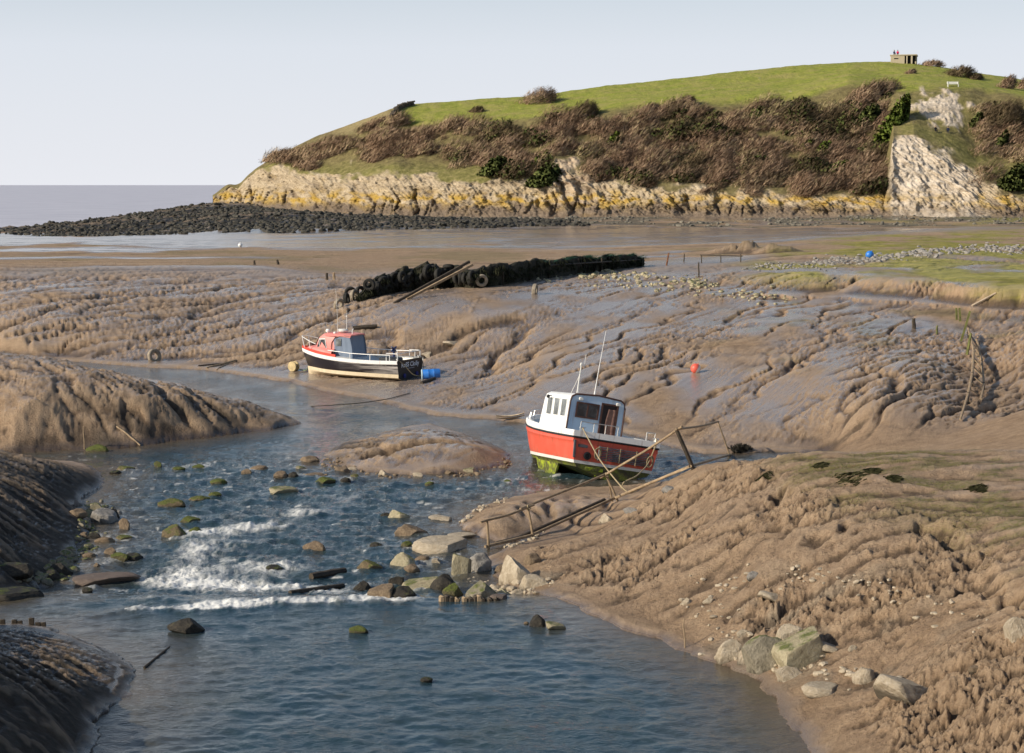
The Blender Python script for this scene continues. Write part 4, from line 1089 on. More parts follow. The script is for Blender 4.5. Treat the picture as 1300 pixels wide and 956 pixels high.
    def mesh(self, name, mat, ang=38):
        me = bpy.data.meshes.new(name)
        me.from_pydata([tuple(p) for p in self.v], [], self.f)
        me.polygons.foreach_set('use_smooth', [True] * len(me.polygons))
        import bmesh as _b
        bm = _b.new(); bm.from_mesh(me); _b.ops.remove_doubles(bm, verts=bm.verts, dist=1e-5); _b.ops.recalc_face_normals(bm, faces=bm.faces); bm.to_mesh(me); bm.free()
        me.set_sharp_from_angle(angle=R(ang))
        me.update(); me.materials.append(mat)
        return me
    def build(self, name, mat, parent=None, ang=38): return link(name, self.mesh(name, mat, ang), None, parent)

def paint(name, c, rough=.4, grime=.35, gc=(.16, .11, .07), sc=3.0, streak=True, metal=0, bump=.15, spec=.5, mud=0.0, rust=0.0):
    """painted surface with fading, streaks and mud grime"""
    n = NT(name); P = n.objc()
    a = n.noise(P, sc, 6, .65); s = n.noise(n.mapping(P, (6, 6, .7)), 1.0, 5, .6); f_ = n.noise(P, 30, 4, .6)
    v = n.mix(n.ramp(a, [(.3, .0), (.75, .5)]), c, tuple(min(1, x * 1.25 + .03) for x in c))
    g = n.math('MULTIPLY', n.ramp(n.mix(.5, a, s) if streak else a, [(.50, 0.0), (.72, 1.0)]), grime)
    v = n.mix(g, v, gc)
    v = n.mix(n.math('MULTIPLY', n.ramp(f_, [(.55, 0.0), (.75, 1.0)]), grime * .6), v, gc)
    if mud > 0:
        so = n.n('ShaderNodeSeparateXYZ'); n.L(P, so.inputs[0])
        mk = n.math('ADD', n.math('MULTIPLY', so.outputs['Z'], -1.2), n.math('ADD', n.math('MULTIPLY', s, .9), .05))
        v = n.mix(n.math('MULTIPLY', n.ramp(mk, [(.30, 0.0), (.62, 1.0)]), mud), v, (.26, .19, .12))
    if rust > 0:
        s2 = n.noise(n.mapping(P, (9, 9, .5)), 1.0, 4, .6)
        v = n.mix(n.math('MULTIPLY', n.ramp(s2, [(.60, 0.0), (.70, 1.0)]), rust), v, (.20, .075, .025))
    n.done(v, n.math('ADD', n.math('MULTIPLY', a, .25), rough - .1), n.bump(f_, .004, bump), spec, metal)
    return n.m
def plain(name, c, rough=.6, metal=0, var=.3):
    n = NT(name); P = n.objc(); a = n.noise(P, 7, 5, .6)
    n.done(n.mix(n.ramp(a, [(.3, 0.0), (.7, 1.0)]), tuple(x * (1 - var) for x in c), tuple(min(1, x * (1 + var)) for x in c)), rough, n.bump(a, .01, .25), .4, metal)
    return n.m
def glass(name, c=(.03, .035, .04)):
    n = NT(name); P = n.objc(); a = n.noise(P, 4, 3, .6)
    n.done(n.mix(n.ramp(a, [(.4, 0.0), (.7, 1.0)]), c, tuple(x * 2.2 + .02 for x in c)), n.math('ADD', n.math('MULTIPLY', a, .15), .04), None, .6)
    return n.m

M_RED = paint('red hull paint', (.61, .088, .048), .42, .42, (.50, .16, .10), 2.0, True, 0, .2, .5, .55, .5)
M_WHITE = paint('white paint', (.78, .78, .75), .4, .30, (.42, .36, .27), 3.0, True, 0, .2, .5, 0, .45)
M_WHITE2 = paint('dull white paint', (.66, .65, .60), .5, .35, (.30, .24, .17))
M_BLUESHADE = paint('blue shaded bulkhead paint', (.42, .55, .68), .5, .4, (.33, .35, .36), 3, True, 0, .2, .5, 0, .3)  # blue of sky-lit shade put into the aft bulkhead colour
M_BLACKR = plain('black rubber', (.018, .018, .02), .55)
M_GREY = plain('grey plastic', (.10, .105, .115), .5)
M_STEEL = plain('stainless steel', (.62, .61, .58), .32, .75, .12)
M_GALV = plain('galvanised tube', (.45, .42, .38), .5, .3, .2)
M_ROPE = plain('old rope', (.34, .27, .16), .9)
M_ROPEG = plain('green rope', (.20, .24, .12), .9)
M_TEAK = plain('dark wood', (.075, .032, .022), .45)
M_CURT = plain('brown curtain', (.20, .11, .085), .85)
M_GLASS = glass('cabin glass'); M_GLASS2 = glass('hazy glass', (.10, .11, .11))
M_PINK = paint('faded pink gelcoat', (.66, .23, .20), .5, .16, (.45, .22, .18), 2.2)
M_REDT = paint('red deck paint', (.60, .055, .03), .45, .2, (.3, .08, .05))
M_BLACKH = paint('black hull paint', (.016, .014, .020), .30, .5, (.28, .26, .25), 1.6)
M_CREAM = paint('cream bottom paint', (.60, .50, .34), .6, .5, (.24, .20, .10), 2.5)
M_CANV = paint('blue grey canvas', (.155, .20, .27), .75, .2, (.10, .12, .16), 4)
M_BLUE = paint('bright blue plastic', (.02, .17, .56), .35, .25, (.08, .12, .2))
M_LBLUE = paint('pale blue lid', (.50, .68, .76), .45, .2, (.4, .4, .35))
M_ORANGE = paint('orange red buoy', (.68, .10, .06), .45, .2, (.6, .4, .35))
M_BRONZE = plain('bronze', (.32, .16, .08), .45, .6)
M_YEL = plain('cream plastic', (.55, .43, .22), .6)
# weed covered bottom
n = NT('weeded bottom'); P = n.objc(); a = n.noise(P, 4, 6, .65); b2 = n.noise(P, 18, 4, .6)
n.done(n.mix(n.ramp(a, [(.36, 0.0), (.56, 1.0)]), n.mix(n.ramp(b2, [(.3, 0.0), (.7, 1.0)]), (.24, .34, .012), (.44, .50, .03)), (.08, .08, .03)), .7, n.bump(b2, .02, .5), .3)
M_WEEDB = n.m
n = NT('dark weeded bottom'); P = n.objc(); a = n.noise(P, 4, 6, .65); b2 = n.noise(P, 18, 4, .6)
n.done(n.mix(n.ramp(a, [(.40, 0.0), (.62, 1.0)]), (.06, .05, .028), n.mix(b2, (.10, .13, .015), (.18, .20, .03))), .7, n.bump(b2, .02, .5), .3)
M_WEEDD = n.m

def text_mesh(txt, size, mat, bold=0.0):
    cu = bpy.data.curves.new('lettering', 'FONT'); cu.body = txt; cu.size = size; cu.align_x = 'CENTER'; cu.align_y = 'CENTER'; cu.extrude = .002; cu.offset = bold; cu.resolution_u = 3
    ob = bpy.data.objects.new('lettering', cu); col.objects.link(ob)
    bpy.context.view_layer.update()
    dg = bpy.context.evaluated_depsgraph_get()
    me = bpy.data.meshes.new_from_object(ob.evaluated_get(dg))
    bpy.data.objects.remove(ob); bpy.data.curves.remove(cu)
    me.materials.clear(); me.materials.append(mat)
    return me

def lerp_tab(tab, x):
    xs_ = [t[0] for t in tab]
    return [float(np.interp(x, xs_, [t[k] for t in tab])) for k in range(1, len(tab[0]))]

# black hull with pale grey streaks over the after half
n = NT('streaked black hull'); P = n.objc()
sp = n.n('ShaderNodeSeparateXYZ'); n.L(P, sp.inputs[0])
aft = n.ramp(n.math('MULTIPLY', sp.outputs['X'], .3), [(.1, 1.0), (.85, 0.0)])
st_ = n.noise(n.mapping(P, (.5, 1, 9)), 1.6, 5, .6); f_ = n.noise(P, 14, 5, .7)
k_ = n.math('MULTIPLY', aft, n.ramp(st_, [(.40, 0.0), (.62, 1.0)]))
v = n.mix(k_, (.016, .014, .019), (.46, .43, .40))
v = n.mix(n.math('MULTIPLY', n.ramp(f_, [(.6, 0.0), (.72, .6)]), aft), v, (.6, .55, .45))
n.done(v, .28, None, .5)
M_BLACKS = n.m
# ================================================================== red boat aground in the stream
KR = 1.11
rb = empty('fishing_boat', (2.786 * KR - .04, 51.209 * KR, HC - (HC - 1.284) * KR - .04), (R(10.5), R(4.0), R(108.3)),
           'red hulled boat with white wheelhouse leaning aground in the stream, weedy green bottom', 'boat')
rb.scale = (KR * .965,) * 3
# x, gunwale half breadth, gunwale z, waterline half breadth
RT = [(0, 1.30, .70, 1.20), (.8, 1.345, .70, 1.25), (2.0, 1.40, .71, 1.28), (3.1, 1.42, .74, 1.27), (4.0, 1.33, .79, 1.12), (4.8, 1.12, .86, .86), (5.5, .78, .93, .52), (6.0, .42, .99, .24), (6.3, .05, 1.03, .03)]
XS = [0, .4, .8, 1.4, 2.0, 2.6, 3.1, 3.6, 4.0, 4.4, 4.8, 5.2, 5.5, 5.8, 6.0, 6.18, 6.3]
def smooth_tab(tab, xs_):
    out = []
    for x in xs_:
        a = lerp_tab(tab, x - .18 if x > .2 else x); b_ = lerp_tab(tab, min(x + .18, tab[-1][0])) ; c_ = lerp_tab(tab, x)
        k = .5 if .2 < x < tab[-1][0] - .2 else 0
        out.append([c_[i] * (1 - k) + (a[i] + b_[i]) * .5 * k for i in range(len(c_))])
    return out
RS = smooth_tab(RT, XS)
def band(fn, steps):
    """both sides of the hull between profile functions; fn(i, s) -> (y, z) with s in 0..1"""
    m = MB()
    for sg in (1, -1):
        m.grid([[(XS[i] + fn(i, s / steps)[2] if len(fn(i, s / steps)) > 2 else XS[i], sg * fn(i, s / steps)[0], fn(i, s / steps)[1]) for s in range(steps + 1)] for i in range(len(XS))])
    return m
def r_side(i, s):
    yg, zg, yw = RS[i]; t = s; y = yw + (yg - yw) * (t ** .85); y += .022 * math.exp(-((t - .86) / .05) ** 2)
    return y, .085 + (zg - .085) * t
hull = band(r_side, 14)
hull.poly([(0, y, z) for (y, z) in [r_side(0, s / 14)[:2] for s in range(15)]] + [(0, -y, z) for (y, z) in [r_side(0, s / 14)[:2] for s in range(14, -1, -1)]])
hull.build('hull', M_RED, rb)
def stripe(i, s):
    yg, zg, yw = RS[i]; return yw + .004 - .02 * (1 - s), .085 * s
m = band(stripe, 2); yw0 = RS[0][2]
m.poly([(-.003, yw0 - .02, 0), (-.003, yw0 + .004, .085), (-.003, -yw0 - .004, .085), (-.003, -yw0 + .02, 0)])
m.build('boot_stripe', M_WHITE2, rb)
def bot(i, s):
    yg, zg, yw = RS[i]; yb = yw - .02
    k = 1 - max(0, (XS[i] - 4.2) / 2.1) ** 2 * .3
    if s < .3: t = s / .3; return yb - t * .10 * yb, -.10 * t * k
    t = (s - .3) / .7; return yb * .9 * (1 - t) + .03, -.10 * k - .30 * t * k
m = band(bot, 10)
m.poly([(.004, y, z) for (y, z) in [bot(0, s / 10)[:2] for s in range(11)]] + [(.004, -y, z) for (y, z) in [bot(0, s / 10)[:2] for s in range(10, -1, -1)]])
m.build('bottom', M_WEEDD, rb)
m = MB(); m.box((.02, .55, -.115), (.05, .55, .10), None, .01); m.box((.05, .28, -.26), (.06, .42, .07), None, .01); m.build('trim_tab', M_WEEDB, rb)
for sg in (1, -1):
    m = MB(); yk = 1.10 * sg
    m.prism([(1.3, yk, -.02), (3.4, yk * 1.0, -.03), (3.0, yk * .93, -.50), (1.75, yk * .93, -.54)], (0, .055 * sg, 0)); m.build('bilge_keel', M_WEEDB if sg > 0 else M_WEEDD, rb)
m = MB(); m.prism([(.3, -.04, -.3), (4.5, -.04, -.3), (4.2, -.04, -.62), (.45, -.04, -.72)], (0, .08, 0)); m.build('skeg', M_WEEDD, rb)
m = MB(); m.prism([(.02, -.02, -.30), (.30, -.02, -.30), (.34, -.02, -.78), (-.06, -.02, -.78)], (0, .045, 0)); m.tube([(.16, 0, -.1), (.16, 0, -.32)], .03); m.build('rudder', M_WEEDD, rb)
pr_ = MB(); pr_.lathe([(.035, .28), (.05, .34), (.05, .44), (.03, .5)], (0, 0, -.50), 'X', 12)
for k in range(3):
    th = 2 * math.pi * k / 3 + .4; ca, sa = math.cos(th), math.sin(th)
    rows = []
    for t in (0, .35, .7, 1.0):
        r_ = .04 + .15 * t; w = .06 * math.sin(math.pi * (.25 + .65 * t)) + .015
        rows.append([(.40 + w * .5 * sgn, (r_ * ca - w * sgn * sa), -.50 + (r_ * sa + w * sgn * ca)) for sgn in (-1, 0, 1)])
    pr_.grid(rows)
pr_.build('propeller', M_BRONZE, rb)
# black rubbing strake, white bulwark, decks
def rub(i, s):
    yg, zg, yw = RS[i]; a = 2 * math.pi * s; return yg + .012 + .022 * math.cos(a), zg + .028 + .03 * math.sin(a)
m = band(rub, 8); yg0, zg0 = RS[0][0], RS[0][1]
m.tube([(-.02, yg0 + .012, zg0 + .028), (-.02, -yg0 - .012, zg0 + .028)], .03, 8); m.build('rub_rail', M_BLACKR, rb)
BWH = .22
def bul(i, s):
    yg, zg, yw = RS[i]
    pts = [(yg + .012, zg + .05), (yg + .028, zg + .11), (yg + .028, zg + BWH - .03), (yg + .005, zg + BWH), (yg - .10, zg + BWH), (yg - .13, zg + BWH - .03), (yg - .14, zg + .02)]
    y, z = pts[int(round(s * 6))]; return max(y, .0), z
m = band(bul, 6)
b0 = [(-.012, bul(0, s / 6)[0], bul(0, s / 6)[1]) for s in range(7)]
m.prism([(-.03, yg0 + .012, zg0 + .055), (-.03, yg0 + .028, zg0 + BWH - .03), (-.03, yg0, zg0 + BWH), (-.03, -yg0, zg0 + BWH), (-.03, -yg0 - .028, zg0 + BWH - .03), (-.03, -yg0 - .012, zg0 + .055)], (.16, 0, 0))
m.build('bulwark', M_WHITE, rb)
dk = MB()
for i in range(len(XS) - 1):
    a, b_ = RS[i], RS[i + 1]
    za = a[1] + (.02 if XS[i] < 1.7 else .10); zb = b_[1] + (.02 if XS[i + 1] < 1.7 else .10)
    dk.poly([(XS[i], a[0] - .12, za), (XS[i + 1], max(b_[0] - .12, 0.01), zb), (XS[i + 1], -max(b_[0] - .12, 0.01), zb), (XS[i], -a[0] + .12, za)])
dk.build('deck', M_WHITE2, rb)
# wheelhouse
CX0, CX1, CW, CZ0, CZ1 = 1.90, 4.15, 1.74, .76, 1.98
hw = CW / 2
sec = [(hw, CZ0), (hw - .005, CZ1 - .24), (hw - .04, CZ1 - .10), (hw - .16, CZ1 - .02), (0, CZ1 + .03), (-hw + .16, CZ1 - .02), (-hw + .04, CZ1 - .10), (-hw + .005, CZ1 - .24), (-hw, CZ0)]
cab = MB()
def fr(x, k=1.0, dz=0): return [(x, y * k, z + dz) for y, z in sec]
frt = [(CX1 + .28 - .26 * max(0, (z - CZ0) / (CZ1 - CZ0)) , y * .97, z) for y, z in sec]
cab.grid([fr(CX0), fr(CX0 + .7), fr(CX1 - .25), frt]); cab.poly(frt)
cab.build('wheelhouse', M_WHITE, rb)
blk = MB(); blk.poly([(CX0 + .012, y * .985, z - .012) for y, z in sec]); blk.build('aft_bulkhead', M_BLUESHADE, rb)
tr = MB(); tr.tube([(CX0 - .005, y, z) for y, z in sec], .026, 8); tr.build('roof_trim', M_TEAK, rb)
def frame_window(name, c, w, h_, axis, mat_f, mat_g, parent, t=.03, d=.03, mull=0, sg=1, slant=0):
    """window frame part with its pane as sub-part; axis 'X' faces aft/forward, 'Y' faces sideways"""
    m = MB(); g = MB()
    def P3(u, v, dd): return (c[0] + dd * sg, c[1] + u, c[2] + v) if axis == 'X' else (c[0] + u + slant * v, c[1] + dd * sg, c[2] + v)
    def bar(u0, u1, v0, v1):
        m.prism([P3(u0, v0, 0), P3(u1, v0, 0), P3(u1, v1, 0), P3(u0, v1, 0)], Vector(P3(0, 0, d)) - Vector(P3(0, 0, 0)))
    bar(-w / 2, w / 2, -h_ / 2, -h_ / 2 + t); bar(-w / 2, w / 2, h_ / 2 - t, h_ / 2); bar(-w / 2, -w / 2 + t, -h_ / 2 + t, h_ / 2 - t); bar(w / 2 - t, w / 2, -h_ / 2 + t, h_ / 2 - t)
    for k in range(mull):
        u = -w / 2 + w * (k + 1) / (mull + 1); bar(u - t * .4, u + t * .4, -h_ / 2 + t, h_ / 2 - t)
    o = m.build(name, mat_f, parent)
    g.poly([P3(-w / 2 + t * .6, -h_ / 2 + t * .6, d * .35), P3(w / 2 - t * .6, -h_ / 2 + t * .6, d * .35), P3(w / 2 - t * .6, h_ / 2 - t * .6, d * .35), P3(-w / 2 + t * .6, h_ / 2 - t * .6, d * .35)])
    g.build('pane', mat_g, o); return o
for sg in (1, -1):
    for k in range(3):
        frame_window('window', (CX0 + .46 + .62 * k, sg * (hw - .004), CZ1 - .46), .46, .54, 'Y', M_WHITE, M_GLASS2, rb, .025, .018, 0, sg, .04)
frame_window('window', (CX0 + .004, .30, CZ1 - .46), .72, .46, 'X', M_TEAK, M_GLASS, rb, .045, -.035, 1, 1)
# doorway with frame, dark interior and a hanging curtain
dr = MB(); dy0, dy1, dz1 = -.66, -.12, CZ1 - .16
for (y0, y1, z0, z1) in ((dy0, dy0 + .05, CZ0 + .05, dz1), (dy1 - .05, dy1, CZ0 + .05, dz1), (dy0, dy1, dz1 - .05, dz1 + .0)):
    dr.box((CX0 - .012, (y0 + y1) / 2, (z0 + z1) / 2), (.04, y1 - y0, z1 - z0 - (.002 if y1 - y0 < .1 else 0)))
door = dr.build('door_frame', M_TEAK, rb)
MB().poly([(CX0 + .004, dy0 + .04, CZ0 + .05), (CX0 + .004, dy1 - .04, CZ0 + .05), (CX0 + .004, dy1 - .04, dz1 - .04), (CX0 + .004, dy0 + .04, dz1 - .04)]).build('dark_opening', plain('dark interior', (.02, .012, .012), .7), door)
cu_ = MB(); cu_.grid([[(CX0 - .012 - .016 * math.sin(u * 9), dy0 + .06 + .27 * u * (1 + .12 * math.sin(4 * v)), CZ0 + .12 + (dz1 - CZ0 - .28) * v) for u in np.linspace(0, 1, 24)] for v in np.linspace(0, 1, 6)]); cu_.build('curtain', M_CURT, door)
for y in (.56, -.62):
    m = MB(); m.box((CX0 - .05, y, CZ1 - .14), (.07, .13, .09), None, .015); m.build('deck_light', M_WHITE2, rb)
# mast, whip aerial
ms = MB(); my_ = .42
ms.tube([(CX0 + .75, my_, CZ1 - .01), (CX0 + .75, my_, CZ1 + .85)], .02, 7); ms.tube([(CX0 + .95, my_ - .12, CZ1), (CX0 + .76, my_, CZ1 + .55)], .01, 5); ms.tube([(CX0 + .95, my_ + .12, CZ1 - .02), (CX0 + .76, my_, CZ1 + .55)], .01, 5)
ms.tube([(CX0 + .75, my_ - .12, CZ1 + .62), (CX0 + .75, my_ + .10, CZ1 + .62)], .012, 5); ms.box((CX0 + .75, my_, CZ1 + .88), (.07, .07, .1), None, .02); ms.tube([(CX0 + .75, my_ - .1, CZ1 + .6), (CX0 + .75, my_ - .1, CZ1 + 1.2)], .008, 5)
ms.build('mast', M_WHITE2, rb)
m = MB(); m.tube([(CX0 + .35, .02, CZ1), (CX0 + .35, .02, CZ1 + .15)], .022, 7); m.tube([(CX0 + .35, .02, CZ1 + .15), (CX0 + .35, .0, CZ1 + .9), (CX0 + .33, -.03, CZ1 + 1.95)], [.014, .011, .007], 6); m.build('aerial', M_WHITE, rb)
m = MB(); m.tube([(CX0 + 1.6, hw + .02, CZ1 - .16), (CX0 + 1.6, hw + .12, CZ1 - .16)], .015, 6); m.ball((CX0 + 1.6, hw + .13, CZ1 - .19), .055, 8); m.build('nav_light', M_BLACKR, rb)
# rails
zr_ = zg0 + BWH
m = MB()
for y in (1.12, .72, .36, -.02): m.tube([(.06, y, zr_ - .01), (.06, y, zr_ + .26)], .012, 6)
m.tube([(.06, 1.12, zr_ + .26), (.06, -.02, zr_ + .26), (.35, -.06, zr_ + .26), (1.2, -.4, zr_ + .22)], .013, 6); m.build('guard_rail', M_STEEL, rb)
m = MB()
for y in (-.92, -1.18): m.tube([(.08, y, zr_ - .01), (.08, y, zr_ + .24)], .014, 6)
m.tube([(.08, -.92, zr_ + .24), (.08, -1.18, zr_ + .24), (.8, -1.24, zr_ + .22), (.8, -1.24, zr_ - .02)], .014, 6); m.build('stern_rail', M_STEEL, rb)
m = MB(); 
for k in range(2, 5): x = 3.6 + .5 * k; y = lerp_tab(RT, x)[0] - .07; m.tube([(x, y, lerp_tab(RT, x)[1] + BWH - .02), (x, y - .02, lerp_tab(RT, x)[1] + BWH + .18)], .013, 6)
m.tube([(3.6 + .5 * k, lerp_tab(RT, 3.6 + .5 * k)[0] - .09, lerp_tab(RT, 3.6 + .5 * k)[1] + BWH + .18) for k in range(2, 5)] + [(6.2, 0, 1.42)], .013, 6); m.build('bow_rail', M_STEEL, rb)
for y in (1.05, -1.22):
    m = MB(); m.tube([(.08, y, zr_ - .01), (.08, y, zr_ + .10)], .03, 8); m.tube([(.08, y - .09, zr_ + .09), (.08, y + .09, zr_ + .09)], .018, 7); m.build('cleat', M_STEEL, rb)
# transom fittings
m = MB(); m.box((-.02, 1.235, .40), (.05, .07, .50), (R(-5), 0, 0), .012); m.build('corner_fender', M_GREY, rb)
m = MB(); m.box((-.018, .99, .50), (.03, .28, .085), None, .01); m.build('name_plate', M_GREY, rb)
m = MB(); m.lathe([(.10, .0), (.115, -.05), (.075, -.06), (.07, -.02), (.001, -.02)], (0, .83, .24), 'X', 16); m.build('exhaust_outlet', M_BLACKR, rb)
pl = MB(); py0, py1, pz0, pz1 = -1.02, .52, .17, .56
for k in range(8):
    z = pz0 + (pz1 - pz0) * (k + .5) / 8; pl.box((-.085, (py0 + py1) / 2, z), (.05, py1 - py0, .036), None, .008)
for y in (py0 + .02, py1 - .02): pl.box((-.07, y, (pz0 + pz1) / 2), (.06, .05, pz1 - pz0 + .02), None, .01)
rack = pl.build('stern_rack', M_GREY, rb)
for y in (-.62, -.12, .28): MB().box((-.118, y, (pz0 + pz1) / 2), (.012, .024, pz1 - pz0 + .04)).build('strap', M_ROPE, rack)
for yc_, zc_ in ((.56, .38), (-1.05, .36)):
    m = MB()
    for k in range(4): m.torus((-.13 - .012 * k, yc_ - .05 + .035 * k, zc_ - .01 * k), .15, .014, 'X', 20, 5); 
    ob = m.build('rope_coil', M_ROPE, rb); 
    for vv in ob.data.vertices: vv.co.y = yc_ + (vv.co.y - yc_) * .55
def rb_w(x, y, z):
    return rb.matrix_basis @ Vector((x, y, z))

# ================================================================== black and pink boat on the far shore
KB = 1.177
bb = empty('cabin_cruiser', (-3.942 * KB, 72.799 * KB, HC - (HC - 1.651) * KB), (R(-.4), R(-.7), R(152.1)),
           'black hulled boat with pink cabin lying on the far mud shore by a blue barrel', 'boat')
bb.scale = (KB,) * 3
BTB = [(0, .95, .60, .86), (1.0, 1.03, .57, .93), (2.0, 1.06, .57, .94), (3.0, .99, .61, .83), (3.8, .78, .67, .58), (4.4, .48, .72, .30), (4.8, .21, .755, .10), (5.01, .03, .775, .015)]
XS = [0, .4, .8, 1.2, 1.6, 2.0, 2.4, 2.8, 3.2, 3.6, 3.9, 4.2, 4.5, 4.7, 4.88, 5.01]
RS = smooth_tab(BTB, XS)
def rake(i, s): return -.28 * (1 - s) * max(0, (XS[i] - 3.4) / 1.6)
def b_side(i, s):
    yg, zg, yw = RS[i]; z0, z1 = .07, zg - .15; t = s
    return yw + (yg - yw) * (t ** .7), z0 + (z1 - z0) * t, rake(i, s * .75)
m = band(b_side, 10); m.build('hull', M_BLACKS, bb)
def b_str(i, s):
    yg, zg, yw = RS[i]; pts = [(yg + .004, zg - .15), (yg + .03, zg - .13), (yg + .034, zg - .02), (yg + .005, zg), (yg - .05, zg)]
    y, z = pts[int(round(s * 4))]; return max(y, .005), z, rake(i, .78 + .22 * s)
band(b_str, 4).build('strake', M_WHITE, bb)
def b_bot(i, s):
    yg, zg, yw = RS[i]
    if s < .35: t = s / .35; return yw + (.012 if t < .9 else -.02 * yw), .07 - .16 * t, rake(i, -.05 * t)
    t = (s - .35) / .65; return yw * .96 * (1 - t) + .02, -.09 - .22 * t, rake(i, -.1)
band(b_bot, 10).build('bottom', M_CREAM, bb)
tp = [b_side(0, s / 10)[:2] for s in range(11)] 
trn = MB(); top_ = [(RS[0][0], RS[0][1])]
bt_ = [b_bot(0, s / 10)[:2] for s in range(10, -1, -1)]
rr_ = bt_ + tp + top_
trn.poly([(.003, y, z) for y, z in rr_] + [(.003, -y, z) for y, z in reversed(rr_)]); tro = trn.build('transom', plain('black transom', (.010, .010, .014), .4), bb)
tm = text_mesh('RoSS Clolly', .25, plain('white lettering', (.72, .74, .78), .6), .004)
to = link('name_lettering', tm, None, tro); to.rotation_euler = (R(90), 0, R(-90)); to.location = (-.012, .02, .40); to.scale = (1.12, 1, 1)
MB().box((-.006, -.05, .255), (.008, .5, .022)).build('underline', plain('grey lettering', (.35, .36, .40), .6), tro)
for y in (.42, -.50): MB().lathe([(.085, 0), (.085, -.03), (.05, -.035), (.001, -.035)], (0, y, -.01), 'X', 14).build('blue_pad', plain('navy pad', (.02, .03, .20), .5), tro)
# decks
dk = MB()
for i in range(len(XS) - 1):
    a, b_ = RS[i], RS[i + 1]; lo1 = -.16 if XS[i] < 2.3 else -.01; lo2 = -.16 if XS[i + 1] < 2.3 else -.01
    dk.poly([(XS[i], a[0] - .04, a[1] + lo1), (XS[i + 1], max(b_[0] - .04, .004), b_[1] + lo2), (XS[i + 1], -max(b_[0] - .04, .004), b_[1] + lo2), (XS[i], -a[0] + .04, a[1] + lo1)])
dk.build('deck', M_WHITE2, bb)
# red coaming round the bow
def b_coam(i, s):
    yg, zg, yw = RS[i]; pts = [(yg - .01, zg + .0), (yg - .012, zg + .10), (yg - .05, zg + .10), (yg - .06, zg - .01)]
    y, z = pts[int(round(s * 3))]; return max(y, .004), z
XS_keep, RS_keep = XS, RS
sel = [i for i in range(len(XS)) if XS[i] >= 2.8]
XS = [XS_keep[i] for i in sel]; RS = [RS_keep[i] for i in sel]
band(b_coam, 3).build('toe_rail', M_REDT, bb)
XS, RS = XS_keep, RS_keep
# raised pink foredeck
fd = MB(); rows = []
for x in np.linspace(3.1, 4.7, 12):
    yg, zg, _ = lerp_tab(BTB, x); e_ = math.sqrt(max(0, 1 - ((x - 3.1) / 1.62) ** 2.6)); hz = .24 * e_ + .02
    yg = max(yg - .10, .01)
    rows.append([(x, yg * math.sin(a) * (.98), zg + .02 + hz * (max(0, math.cos(a)) ** .55)) for a in np.linspace(-math.pi / 2, math.pi / 2, 15)])
fd.grid(rows); fd.build('foredeck', M_PINK, bb)
# cabin: windscreen slope, curved roof, cut away aft side
cb = MB()
def cab_sec(x, zt, w, lean=.06):
    zb = .56
    return [(x, w, zb), (x, w - lean * .5, zb + (zt - zb) * .45), (x, w - lean, zt - .12), (x, w - lean - .07, zt - .03), (x, w * .5, zt + .02), (x, 0, zt + .035), (x, -w * .5, zt + .02), (x, -w + lean + .07, zt - .03), (x, -w + lean, zt - .12), (x, -w + lean * .5, zb + (zt - zb) * .45), (x, -w, zb)]
CBW = [(1.6, .82), (2.67, .82), (3.2, .78), (3.6, .70), (3.85, .62), (4.15, .50)]
def cbw(x): return lerp_tab(CBW, x)[0]
secs = [cab_sec(2.70, 1.46, cbw(2.7)), cab_sec(3.2, 1.50, cbw(3.2)), cab_sec(3.55, 1.45, cbw(3.55))]
f1 = cab_sec(3.78, 1.33, cbw(3.78)); f2 = cab_sec(4.10, .92, cbw(4.1))
cb.grid(secs + [f1, f2]); cb.poly(f2)
cb.build('cabin', M_PINK, bb)
rf = MB()
rows = [[(x + (.10 if abs(y) > .6 and x < 2.0 else 0), y * min(1, cbw(x) / .82), 1.50 + .035 * math.cos(y * 1.7) - .02 * abs(x - 2.7) ** 2 - (.05 if abs(y) > .74 else 0)) for y in np.linspace(-.80, .80, 13)] for x in np.linspace(1.62, 3.3, 9)]
rf.grid(rows); rf.grid([[(p[0], p[1], p[2] - .05) for p in r_] for r_ in rows]); rf.grid([[rows[0][k], (rows[0][k][0], rows[0][k][1], rows[0][k][2] - .05)] for k in range(13)]); rf.grid([[rows[i][0], (rows[i][0][0], rows[i][0][1], rows[i][0][2] - .05)] for i in range(9)]); rf.grid([[rows[i][12], (rows[i][12][0], rows[i][12][1], rows[i][12][2] - .05)] for i in range(9)])
rf.build('roof', M_PINK, bb)
for sg in (1, -1):                                         # arched dark edge where the cabin side is cut away
    m = MB(); pts = [(2.78, sg * .83, .60), (2.88, sg * .82, .95), (2.85, sg * .79, 1.15), (2.68, sg * .785, 1.33), (2.4, sg * .785, 1.41), (2.05, sg * .785, 1.44), (1.76, sg * .785, 1.43)]
    m.tube(pts, .02, 6); m.build('side_trim', M_TEAK, bb)
    c_ = MB(); zt_ = [1.34, 1.38, 1.41, 1.43, 1.44, 1.44]; rows = []
    for k, u in enumerate(np.linspace(0, 1, 16)):
        x_b = 2.78 - u * 1.18; x_t = 2.72 - u * .93; zt = float(np.interp(u, np.linspace(0, 1, 6), zt_))
        rows.append([(x_b + (x_t - x_b) * v - .06 * math.sin(v * 3.1) * u, sg * (.775 + .012 * math.sin(u * 22)), .48 + (zt - .48) * v) for v in np.linspace(0, 1, 8)])
    c_.grid(rows); cv_ = c_.build('canopy_side', M_CANV, bb)
    MB().poly([(2.62, sg * .80, 1.02), (2.28, sg * .80, 1.02), (2.28, sg * .80, 1.33), (2.58, sg * .80, 1.30)]).build('clear_panel', M_GLASS2, cv_)
